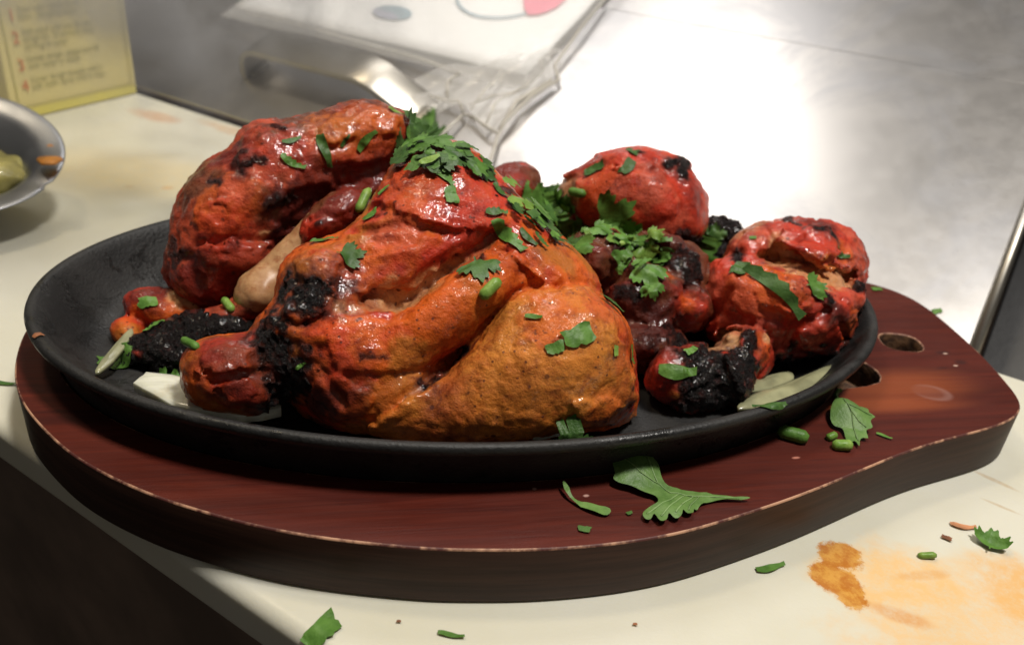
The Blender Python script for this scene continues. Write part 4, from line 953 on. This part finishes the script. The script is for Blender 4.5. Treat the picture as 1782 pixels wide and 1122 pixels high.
# garnish fallen on the wood: the big leaf and the sprig -------------------------
def flat_leaf(name, outline_px, z, label, m, lifts, stem_px=None, cat='coriander', veins=()):
    """leaf lying on the wood, its outline laid out on the surface, edges lifted a little"""
    root = empty(name, tuple(onz(*outline_px[0], z)))
    bm = bmesh.new(); W = list(smooth_loop(catmull([onz(x, y, z) for x, y in outline_px], 3), 1))
    vs = [bm.verts.new(tuple(p)) for p in W]; es = [bm.edges.new((vs[i], vs[(i + 1) % len(vs)])) for i in range(len(vs))]
    bmesh.ops.triangle_fill(bm, edges=es, use_beauty=True)
    for L_ in (.006, .003):
        long_ = [e for e in bm.edges if e.calc_length() > L_]
        if long_: bmesh.ops.subdivide_edges(bm, edges=long_, cuts=1); bmesh.ops.triangulate(bm, faces=bm.faces)
    for q in bm.verts:
        p = np.array(q.co); h_ = .0007
        for lx, ly, rr, hh in lifts:
            c = onz(lx, ly, z); h_ += hh * math.exp(-((np.linalg.norm(p - c)) / rr) ** 2)
        h_ += .0005 * float(noise(np.array([p * 330]))[0]) + .0004
        q.co.z += h_
        dd = (p - CAM); q.co.x -= dd[0] / -dd[2] * h_ * -1 * 0; 
    bmesh.ops.recalc_face_normals(bm, faces=bm.faces)
    me = bpy.data.meshes.new('blade'); bm.to_mesh(me); bm.free()
    for p in me.polygons: p.use_smooth = True
    o = put('blade', me, M[m], root)
    for vn in veins:
        P = []
        for (xa, ya), (xb, yb) in zip(vn[:-1], vn[1:]):
            for t in np.linspace(0, 1, 5): P.append(onz(xa + (xb - xa) * t, ya + (yb - ya) * t, z))
        bt = BVHTree.FromPolygons([q.co for q in me.vertices], [list(p.vertices) for p in me.polygons]); Q = []
        for p in P:
            r = bt.ray_cast(Vector((p[0], p[1], z + .03)), Vector((0, 0, -1)))
            if r[0] is not None: Q.append(r[0] + Vector((0, 0, .00008)))
        if len(Q) > 2: put('vein', tube('vein', Q, [.00026] * len(Q), 5, .5), M['vein'], o)
    if stem_px:
        P = [onz(x, y, z) + np.array([0, 0, .0011]) for x, y in stem_px]; o = put('stem', tube('stem', P, [.0007] * len(P), 8), M['leaf'], root)
    tag(root, label, cat); return root
flat_leaf('coriander_leaf', [(1068, 838), (1061, 824), (1072, 818), (1071, 806), (1083, 811), (1086, 800), (1098, 810), (1104, 822), (1112, 808), (1120, 812), (1128, 805), (1134, 816), (1143, 824), (1150, 844), (1168, 855), (1195, 857), (1228, 862), (1262, 867), (1300, 870), (1300, 874), (1262, 874), (1236, 877), (1218, 883), (1212, 892), (1206, 890), (1205, 899), (1194, 902), (1186, 896), (1184, 906), (1173, 911), (1161, 902), (1159, 912), (1147, 916), (1136, 903), (1131, 911), (1120, 908), (1117, 898), (1130, 889), (1143, 884), (1140, 871), (1120, 866), (1098, 857), (1080, 853), (1064, 846)], WZ,
          'big lobed coriander leaf lying on the wood in front of the plate', 'leaf_light', [(1085, 822, .008, .0035), (1165, 900, .006, .0012), (1120, 815, .006, .002), (1200, 862, .004, -.0004)], veins=[[(1285, 872), (1220, 868), (1165, 864), (1142, 850), (1118, 815)], [(1180, 866), (1160, 880), (1124, 902)], [(1190, 867), (1168, 885), (1148, 908)], [(1205, 868), (1185, 885), (1173, 903)], [(1215, 869), (1200, 885), (1196, 896)], [(1145, 852), (1110, 840), (1080, 822)]])
flat_leaf('coriander_leaf', [(1440, 725), (1452, 712), (1470, 708), (1478, 714), (1490, 728), (1495, 718), (1508, 722), (1508, 732), (1520, 738), (1509, 745), (1516, 754), (1503, 757), (1510, 769), (1495, 767), (1494, 783), (1484, 771), (1475, 781), (1469, 764), (1464, 752), (1452, 748), (1444, 742)], WZ,
          'lobed coriander sprig with thin curled stem on the wood by the plate right end', 'leaf_light', [(1455, 722, .005, .004), (1490, 735, .006, .003)], veins=[[(1458, 722), (1475, 738), (1492, 772)], [(1468, 730), (1490, 735), (1512, 738)], [(1472, 735), (1490, 748), (1508, 756)]], stem_px=[(1452, 720), (1458, 705), (1452, 693), (1457, 684), (1462, 684)])
flat_leaf('coriander_shred', [(977, 850), (988, 860), (992, 868), (1004, 876), (1030, 882), (1062, 890), (1056, 901), (1034, 896), (1010, 886), (990, 872), (980, 862)], WZ, 'narrow forked coriander shred on the wood beside the big leaf', 'leaf_light', [(980, 852, .004, .002)])
def wood_bit(*a, **k): return herb(*a, **k)
wood_bit(1017, 922, 22, -10, 'frag', 'small dark coriander dot on the wood near its worn front edge', None, m='leaf_dark', name='coriander_dot')
wood_bit(1095, 894, 10, 40, 'frag', 'pinhead coriander crumb next to the big leaf', None, m='leaf_dark', name='coriander_crumb')
wood_bit(1378, 763, 40, -50, 'stem', 'curled green stem nub on the wood touching the plate shadow', None, m='leaf', wd=.5, name='coriander_sprig')
wood_bit(1464, 780, 30, -30, 'stem', 'plump light green stem piece in front of the sprig', None, m='leaf_bright', wd=.6, name='coriander_sprig')
wood_bit(1446, 763, 20, 10, 'stem', 'short green stem nub behind the plump stem piece', None, m='leaf_bright', wd=.7, name='coriander_sprig')
wood_bit(1538, 760, 24, -28, 'blade', 'tiny green shred alone on the handle side of the sprig', None, m='leaf', wd=.3, name='coriander_shred')
wood_bit(1525, 504, 18, 10, 'frag', 'green crumb on the rear edge of the wood behind the thigh', None, m='leaf', name='coriander_crumb')
# on the board
wood_bit(1340, 987, 56, 12, 'blade', 'slim green shred on the white board below the wood edge', None, m='leaf', wd=.28, name='coriander_shred')
wood_bit(1722, 945, 38, 70, 'leaf', 'crumpled coriander leaf on the white board near the orange stains', None, m='leaf', name='coriander_leaf', curl=.5, lift=.001, conform=0)
wood_bit(1612, 969, 28, -25, 'stem', 'pale green stem crescent on the white board', None, m='leaf_bright', wd=.4, name='coriander_sprig')
wood_bit(562, 1096, 48, 60, 'frag', 'pointed green leaf scrap at the front edge of the board', None, m='leaf', name='coriander_scrap')
wood_bit(785, 1105, 46, 6, 'blade', 'thin green sliver on the board in front of the wood', None, m='leaf', wd=.24, name='coriander_sliver')
wood_bit(12, 668, 44, 18, 'blade', 'green stalk end poking out left of the wooden base', None, m='leaf_dark', wd=.2, name='coriander_stalk')
wood_bit(1630, 542, 16, 10, 'frag', 'green crumb behind the handle of the wooden base', None, m='leaf', name='coriander_crumb')
M['skin'] = simple('onion_skin', (.50, .22, .10), .5, 0, (200, .2, .0005), 0, .3, 200)
M['crumb'] = simple('brown_crumb', (.22, .08, .03), .6, 0, (400, .3, .0005), 0, .4, 300)
herb(1675, 915, 42, -15, 'blade', 'tan sliver of onion skin on the white board', None, m='skin', wd=.3, name='onion_skin', cat='onion skin')
herb(1647, 937, 14, -40, 'frag', 'dark curled spice flake beside the onion skin sliver', None, m='crumb', name='spice_flake', cat='crumb')
herb(694, 1082, 8, 0, 'frag', 'reddish crumb on the board in front of the wood', 'reddish crumbs on the board front', m='crumb', name='crumb', cat='crumb')
herb(1105, 1087, 8, 0, 'frag', 'reddish crumb on the board in front of the wood', 'reddish crumbs on the board front', m='crumb', name='crumb', cat='crumb')

# sauce spill on the board --------------------------------------------------------
def sauce(px_out, h, label, m):
    W = [onz(x, y, .0002) for x, y in px_out]; W = smooth_loop(catmull(W, 5), 1); W = W + np.stack([noise(W * 330), noise(W * 330 + 40), np.zeros(len(W))], 1) * .0008; c = W.mean(0)
    loops = []
    for s, z in ((1, -.0004), (1, .00012), (.97, h * .8), (.9, h), (.72, h), (.45, h * 1.02), (.15, h * .95)):
        loops.append([(*(c[:2] + (p[:2] - c[:2]) * s), z + .00006 * float(noise(np.array([p * 400]))[0])) for p in W])
    o = link('sauce_spill', loft('sauce_spill', loops), m); return tag(o, label, 'sauce')
m_, nt_, b_ = mat('orange_sauce'); n_ = N(nt_); v_ = n_.coord(); z_ = n_.noise(v_, 240, 6, .75, .6)
n_.set(b_.inputs['Base Color'], n_.mix(n_.ramp(z_, .38, .62), (.50, .17, .012), (.60, .36, .09))); b_.inputs['Roughness'].default_value = .22; b_.inputs['Subsurface Weight'].default_value = .1
n_.set(b_.inputs['Normal'], n_.bump(n_.noise(v_, 420, 4), .35, .0006)); M['sauce'] = m_
# crumb of red meat on the plate rim at left
herb(66, 584, 12, 60, 'frag', 'tiny red meat crumb on the left rim of the plate', None, m='crumb', name='meat_crumb', cat='crumb')

# ------------------------------------------------------------------ background things
# strap handle on the lid
hroot = empty('lid_handle', tuple(lid(.1, .055)))
def strap(path, wvec, th):
    P = np.array(path); loops = []
    for i, p in enumerate(P):
        t = P[min(i + 1, len(P) - 1)] - P[max(i - 1, 0)]; t /= np.linalg.norm(t); u = np.cross(t, wvec); u /= np.linalg.norm(u); wv = np.array(wvec)
        loops.append([p - wv - u * th, p + wv - u * th, p + wv * 1.0 + u * th, p - wv + u * th])
    return loft('strap', loops, smooth=True)
hu, hh = .0505, .020
path = []
def arc(c0, c1, c2, n=8):
    return [np.array(c0) * (1 - t) ** 2 + 2 * np.array(c1) * t * (1 - t) + np.array(c2) * t * t for t in np.linspace(0, 1, n)]
hp = [lid(.064, hu - .003, 0)] + arc(lid(.066, hu - .002, hh * .5), lid(.069, hu, hh), lid(.082, hu, hh)) + arc(lid(.160, hu, hh), lid(.174, hu, hh), lid(.182, hu, hh * .70)) + [lid(.206, hu, .0)]
me = strap(hp, LS * .0125, .0022)
o = put('grip', me, M['handle_steel'], hroot); bv = o.modifiers.new('b', 'BEVEL'); bv.width = .0010; bv.segments = 2
for a_ in (.063, .207):
    me = rounded_box('foot', lid(a_ - .008, hu - .011, .0002), EDGE * .016, LS * .022, LN * .0016, .0006, 2); put('foot', me, M['handle_steel'], hroot)
tag(hroot, 'steel strap handle on the sloping lid in front of the paper sleeve', 'handle')

# printed sheet in a clear plastic sleeve
M['paper'] = simple('white_paper', (.80, .81, .83), .55, 0, None, 0, .02, 20)
M['blue'] = simple('blue_print', (.16, .28, .37), .6); M['violet'] = simple('violet_print', (.28, .31, .44), .6); M['pinkp'] = simple('pink_print', (.72, .16, .27), .6)
sroot = empty('paper_sheet', tuple(lid(.12, .16, .004)))
def lidxy(px, py, h): p = onlid(px, py, h) - L0; return np.array([p @ EDGE, p @ LS])
q0 = lidxy(800, 128, .005); q1 = lidxy(415, 8, .005); q2 = lidxy(1035, 10, .005)
a_l, a_r, u0 = q1[0], lidxy(960, 95, .005)[0], .5 * (q0[1] + q1[1])
def sheet(a0_, a1_, u0_, u1_, h, nx=24, ny=20, wav=.0012, seed=0., back=.0004):
    V = []; F = []
    for j in range(ny + 1):
        for i in range(nx + 1):
            a = a0_ + (a1_ - a0_) * i / nx; u = u0_ + (u1_ - u0_) * j / ny
            hz = h + wav * float(fbm(np.array([[a * 14 + seed, u * 14, seed]]), 2)[0]); V.append(lid(a, u, hz))
    for j in range(ny):
        for i in range(nx): k = j * (nx + 1) + i; F.append((k, k + 1, k + nx + 2, k + nx + 1))
    return mesh('sheet', V, F)
o = paper = put('sheet', sheet(a_l, a_r - .004, u0 + .004, u0 + .24, .0052), M['paper'], sroot); s = o.modifiers.new('t', 'SOLIDIFY'); s.thickness = .0003
def printed(pts_au, m, h=.0066, name='print'):
    V = [lid(a, u, h + .0012 * float(fbm(np.array([[a * 14, u * 14, 0.]]), 2)[0])) for a, u in pts_au]; me = mesh(name, V, [tuple(range(len(V)))], False); return put(name, me, m, paper)
cb = lidxy(682, 22, .0066)
e1 = [(cb[0] + .0165 * math.cos(t), cb[1] + .0085 * math.sin(t)) for t in np.linspace(0, 2 * math.pi, 33)[:-1]]
printed(e1, M['blue'], .0062, 'round_logo')
printed([(cb[0] + .0160 * math.cos(t), cb[1] - .0004 + .0078 * math.sin(t)) for t in np.linspace(math.pi * .95, math.pi * 1.75, 14)] + [(cb[0] + .003, cb[1] - .001)], M['violet'], .0066, 'logo_patch')
# big ring with a pink shape inside
cr = lidxy(893, -28, .0066); bot = lidxy(888, 41, .0066); lef = lidxy(802, -8, .0066)
ra_ = abs(lidxy(995, -8, .0066)[0] - lef[0]) * .52; rb_ = (cr[1] - bot[1])
V = []; F = []; nn = 64
for i in range(nn):
    t = 2 * math.pi * i / nn
    for s in (1.0, .955):
        a, u = cr[0] + ra_ * s * math.cos(t), cr[1] + abs(rb_) * s * math.sin(t); V.append(lid(a, u, .0066 + .0012 * float(fbm(np.array([[a * 14, u * 14, 0.]]), 2)[0])))
for i in range(nn): j = (i + 1) % nn; F.append((2 * i, 2 * j, 2 * j + 1, 2 * i + 1))
put('ring_print', mesh('ring', V, F), M['blue'], paper)
pk = [lidxy(x, y, .0066) for x, y in ((910, -4), (912, 14), (918, 25), (935, 24), (950, 20), (968, 12), (985, -2), (990, -14), (950, -16), (920, -14))]
printed([tuple(p) for p in pk], M['pinkp'], .0067, 'pink_shape')
tag(sroot, 'white printed sheet with blue ring and pink shape lying on the steel lid', 'paper')

# clear crumpled sleeve over it
m_, nt_, b_ = mat('clear_plastic'); n_ = N(nt_); v_ = n_.coord()
b_.inputs['Base Color'].default_value = (.86, .85, .82, 1); b_.inputs['Roughness'].default_value = .12; b_.inputs['Alpha'].default_value = .17
n_.set(b_.inputs['Normal'], n_.bump(n_.noise(v_, 60, 5), .4, .003)); M['plastic'] = m_
proot = empty('plastic_sleeve', tuple(lid(.22, .1, .004)))
o = film = put('film', sheet(a_l + .002, a_r + .006, u0 - .012, u0 + .245, .0085, 40, 30, .0022, 3.), M['plastic'], proot); s = o.modifiers.new('t', 'SOLIDIFY'); s.thickness = .0001
# gathered corner: crumpled tail of film with ropey creases
tail = [(700, 160), (735, 195), (770, 205), (800, 190), (850, 235), (868, 230), (905, 185), (972, 138), (962, 118), (985, 90), (940, 95), (860, 110), (800, 125)]
def crumple(pxs, hgt, name, seed):
    bm = bmesh.new(); W = [onlid(x, y, .003) for x, y in pxs]; vs = [bm.verts.new(tuple(p)) for p in W]
    es = [bm.edges.new((vs[i], vs[(i + 1) % len(vs)])) for i in range(len(vs))]; bmesh.ops.triangle_fill(bm, edges=es, use_beauty=True)
    for L_ in (.012, .006, .0035):
        long_ = [e for e in bm.edges if e.calc_length() > L_]
        if long_: bmesh.ops.subdivide_edges(bm, edges=long_, cuts=1); bmesh.ops.triangulate(bm, faces=bm.faces)
    for q in bm.verts:
        p = np.array(q.co) - L0; a, u = p @ EDGE, p @ LS
        h_ = hgt * (abs(float(noise(np.array([[a * 55 - u * 35, u * 16 + a * 16, seed]]))[0] + .25) * 1.5))
        q.co = Vector(tuple(np.array(q.co) + LN * (h_ + .001)))
    me = bpy.data.meshes.new(name); bm.to_mesh(me); bm.free()
    for p in me.polygons: p.use_smooth = True
    return me
o = put('gathered_corner', crumple(tail, .007, 'gathered_corner', 2.), M['plastic'], proot); s = o.modifiers.new('t', 'SOLIDIFY'); s.thickness = .0001
m_, nt_, b_ = mat('plastic_crease'); b_.inputs['Base Color'].default_value = (.55, .52, .46, 1); b_.inputs['Roughness'].default_value = .25; b_.inputs['Alpha'].default_value = .75; M['crease'] = m_
for pts, r in (([(1052, 0), (1010, 55), (965, 112), (972, 136), (925, 170), (880, 215), (866, 232), (858, 262), (850, 292)], .0011), ([(866, 232), (845, 222), (825, 203), (806, 196), (780, 225), (765, 245)], .0010), ([(806, 196), (800, 180), (775, 175), (745, 160)], .0010),
               ([(845, 218), (865, 180), (915, 150), (945, 120), (940, 105)], .0009), ([(820, 190), (845, 160), (868, 130), (880, 105)], .0009), ([(815, 185), (860, 170), (900, 160)], .0008), ([(800, 128), (780, 145), (778, 170)], .0009), ([(672, 85), (740, 108), (800, 128)], .0010), ([(430, 22), (540, 52), (672, 85)], .0008), ([(870, 225), (900, 180), (960, 140)], .0016)):
    P = [onlid(x, y, .005) for x, y in pts]; P = [p + LN * .0015 * math.sin(i * 1.7) for i, p in enumerate(P)]
    put('crease', tube('crease', P, [r] * len(P), 6), M['crease'], film)
tag(proot, 'clear crumpled plastic sleeve with gathered corner around the white sheet', 'plastic sleeve')

# yellow carton standing on the board
def carton():
    p0 = onz(240, 163, 0); p1 = onz(26, 213, 0); ux = p0 - p1; wd = np.linalg.norm(ux); ux = ux / wd; uy = np.array([-ux[1], ux[0], 0.]); H = .17
    root = empty('carton', tuple(p1))
    m, nt, b = mat('yellow_card'); n = N(nt); v = n.coord()
    n.set(b.inputs['Base Color'], n.mix(n.ramp(n.noise(v, 12, 3), .35, .65), (.62, .52, .20), (.66, .57, .24))); b.inputs['Roughness'].default_value = .5; M['card'] = m
    M['card_side'] = simple('card_side', (.50, .50, .42), .55, 0, None, 0, .25, 90); M['ink'] = simple('green_ink', (.30, .28, .07), .6); M['ink_orange'] = simple('orange_ink', (.60, .19, .04), .6); M['card_edge'] = simple('card_frame', (.40, .36, .08), .6); M['card_low'] = simple('card_lower', (.64, .56, .12), .5)
    me = rounded_box('box', p1 + uy * .0004, ux * wd, uy * .042, (0, 0, H), .0012, 3); bx = shade_auto(put('box', me, M['card'], root))
    def at(x, z, h=.0004): return p1 + ux * x - uy * h + np.array([0, 0, z])
    def quad(name, x0, z0, x1, z1, m, h=.0005):
        return put(name, mesh(name, [at(x0, z0, h), at(x1, z0, h), at(x1, z1, h), at(x0, z1, h)], [(0, 1, 2, 3)], False), m, bx)
    fr = .0042; lw = .0006
    quad('frame_line', fr, fr + .003, wd - fr, fr + .003 + lw, M['card_edge']); quad('frame_line', fr, fr + .003, fr + lw, H, M['card_edge']); quad('frame_line', wd - fr - lw, fr + .003, wd - fr, H, M['card_edge'])
    quad('colour_band', .0015, .001, wd - .0015, fr + .002, M['card_low'], .0002)
    # printed steps: numeral and blurred lines of type
    lines = [('4', .0180, ['Cover dough loosely with a', 'soft cloth, leave until it rises']), ('3', .0300, ['Divide dough, shape and lift', 'with water to finish']), ('2', .0455, ['Add yeast and mix for the', 'dough for 10 minutes then', 'stirring in water']), ('1', .0580, ['Start with warm, fresh', 'flour, whipping cream'])]
    def text(s, x, z, size, m, name):
        cu = bpy.data.curves.new('t', 'FONT'); cu.body = s; cu.size = size; cu.space_character = 1.05; cu.extrude = 0.00005
        ob = bpy.data.objects.new('t', cu); COL.objects.link(ob); d_ = bpy.context.evaluated_depsgraph_get(); me_ = bpy.data.meshes.new_from_object(ob.evaluated_get(d_)); bpy.data.objects.remove(ob)
        A = at(x, z, .0006); me_.transform(Matrix(((ux[0], 0, -uy[0], A[0]), (ux[1], 0, -uy[1], A[1]), (0, 1, 0, A[2]), (0, 0, 0, 1)))); me_.materials.clear(); return put(name, me_, m, bx)
    for num, z, ls in lines:
        text(num, .0085, z - .0016, .0095, M['ink_orange'], 'numeral')
        for i, s in enumerate(ls): text(s, .0150, z + .0030 - i * .0043, .0043, M['ink'], 'text_line')
    tag(root, 'yellow recipe carton with numbered steps standing at the back of the board', 'carton')
carton()

# steel bowl at the left edge
def bowl():
    def proj(P): q = (np.asarray(P) - CAM) @ ROT; return CX + FPX * q[..., 0] / q[..., 2], CY + FPX * q[..., 1] / q[..., 2]
    TT = -.05; root = empty('steel_bowl', (0, 0, 0))
    m, nt, b = mat('bowl_steel'); n = N(nt); v = n.coord(); b.inputs['Metallic'].default_value = 1; b.inputs['Base Color'].default_value = (.36, .37, .39, 1)
    n.set(b.inputs['Roughness'], n.ramp(n.noise(v, 40, 3), .3, .7, .34, .46)); M['bowl'] = m
    pr = [(.001, .001), (.016, .001), (.018, .003), (.024, .012), (.031, .025), (.0380, .0355), (.041, .0378), (.0475, .0390), (.0495, .0396), (.0500, .0401), (.0492, .0406), (.0470, .0402), (.0405, .0390), (.0370, .0362), (.0297, .026), (.0227, .0135), (.017, .0048), (.015, .003), (.001, .003)]
    loops = []
    for r, z in [(q * .92, z_ * .72) for q, z_ in pr]:
        L = []
        for i in range(96):
            t = 2 * math.pi * i / 96; dd = abs((t - TT + .03 + math.pi) % (2 * math.pi) - math.pi)
            k = 1 - (.045 * math.exp(-(dd / .035) ** 2)) * (1 if r > .0386 else 0); zz = z - (.001 * math.exp(-(dd / .05) ** 2) if r > .0386 else 0)
            L.append((r * k * math.cos(t), r * k * math.sin(t), zz))
        loops.append(L)
    fh = Vector((fw[0], fw[1], 0)).normalized(); sh = Vector((fh.y, -fh.x, 0))
    RM = np.array(Matrix.Rotation(math.radians(13), 3, fh) @ Matrix.Rotation(math.radians(14), 3, sh) @ Matrix.Rotation(math.atan2(sh.y, sh.x), 3, 'Z'))
    A = np.array(loops) @ RM.T; A[..., 2] -= A[..., 2].min() - .0004; c = onz(-40, 250, .03)[:2]
    for _ in range(6):                                    # put the lip where the photograph shows it on the board
        B_ = A + np.array([c[0], c[1], 0]); u_, v_ = proj(B_.reshape(-1, 3)); k_ = u_.argmax(); P_ = B_.reshape(-1, 3)[k_]
        c = c + (onz(114, 268, P_[2]) - P_)[:2]
    A = A + np.array([c[0], c[1], 0]); loops = [[tuple(p) for p in L] for L in A]; cen = A.reshape(-1, 3).mean(0); c = cen
    root.location = (c[0], c[1], 0); bpy.context.view_layer.update()
    put('shell', loft('shell', loops), M['bowl'], root)
    tag(root, 'shiny steel bowl of greens cut off beside the yellow carton', 'bowl')
    # greens inside, and spice smears on the rim
    M['greens'] = simple('pale_greens', (.34, .30, .09), .4, 0, (120, .4, .002), .2, .4, 60)
    V, F = surface_nets(*(lambda: (lambda X: ((np.linalg.norm((X - np.array([c[0], c[1], cen[2] - .002])) / np.array([.030, .030, .009]), axis=1) - 1).reshape(48, 48, 24) * .016 + .004 * fbm(X * 60, 2).reshape(48, 48, 24), np.array([c[0] - .045, c[1] - .045, .004]), .090 / 47))(np.stack(np.meshgrid(np.linspace(c[0] - .045, c[0] + .045, 48), np.linspace(c[1] - .045, c[1] + .045, 48), .004 + np.arange(24) * .090 / 47, indexing='ij'), -1).reshape(-1, 3)))())
    o = link('salad_greens', np_mesh('salad_greens', V, F), M['greens']); tag(o, 'pale yellow green salad inside the steel bowl', 'salad', kind='stuff')
    zt = float(P_[2]) + .0012
    for (px, py, rx, ry) in ((90, 252, 15, 8), (86, 281, 22, 8)):
        L = [onz(px + rx * math.cos(t) * (1 + .18 * math.sin(3 * t)) + ry * .3 * math.sin(t), py - ry * math.sin(t) * (1 + .15 * math.cos(2 * t)), zt) for t in np.linspace(0, 2 * math.pi, 25)[:-1]]
        ce = np.mean(L, 0); loops = [[p * s + ce * (1 - s) + np.array([0, 0, z]) for p in L] for s, z in ((1, 0), (.9, .0009), (.6, .0014), (.2, .0015))]
        o = link('spice_smear', loft('spice_smear', loops), M['smear']); tag(o, 'orange spice smear on the rim of the steel bowl', 'sauce', 'spice smears on the bowl rim')
M['smear'] = simple('spice', (.48, .19, .03), .5, 0, (300, .4, .001), 0, .35, 200)
bowl()

# ------------------------------------------------------------------ steam rising off the plate
def steam():
    V = []; F = []; bm = bmesh.new(); bmesh.ops.create_icosphere(bm, subdivisions=4, radius=1.0); me = bpy.data.meshes.new('steam')
    for q in bm.verts:
        p = np.array(q.co); k = 1 + .18 * float(noise(np.array([p * 1.7]))[0]); q.co = Vector((p[0] * .15 * k - .12, p[1] * .15 * k + .15, p[2] * .085 * k + .112))
    bm.to_mesh(me); bm.free()
    m = bpy.data.materials.new('steam'); m.use_nodes = True; nt = m.node_tree; nt.nodes.clear(); n = N(nt)
    out = n.new('ShaderNodeOutputMaterial'); vol = n.new('ShaderNodeVolumePrincipled'); nt.links.new(vol.outputs[0], out.inputs['Volume'])
    vol.inputs['Color'].default_value = (.93, .93, .95, 1); vol.inputs['Anisotropy'].default_value = .2
    v = n.coord(); nz = n.noise(v, 22, 4, .6, 1.2)
    l = n.new('ShaderNodeVectorMath', operation='LENGTH'); q = n.new('ShaderNodeMapping'); n.set(q.inputs[0], v); q.vector_type = 'TEXTURE'; q.inputs['Location'].default_value = (-.12, .15, .112); q.inputs['Scale'].default_value = (.15, .15, .085); n.set(l.inputs[0], q.outputs[0])
    n.set(vol.inputs['Density'], n.math('MULTIPLY', n.math('MULTIPLY', n.ramp(nz, .42, .72), n.ramp(l.outputs['Value'], 1.0, .3)), 28.0))
    o = link('steam', me, m); tag(o, 'faint steam drifting over the back left of the plate', 'steam', kind='stuff')
steam()
S.cycles.volume_step_rate = 2.0; S.cycles.volume_max_steps = 96
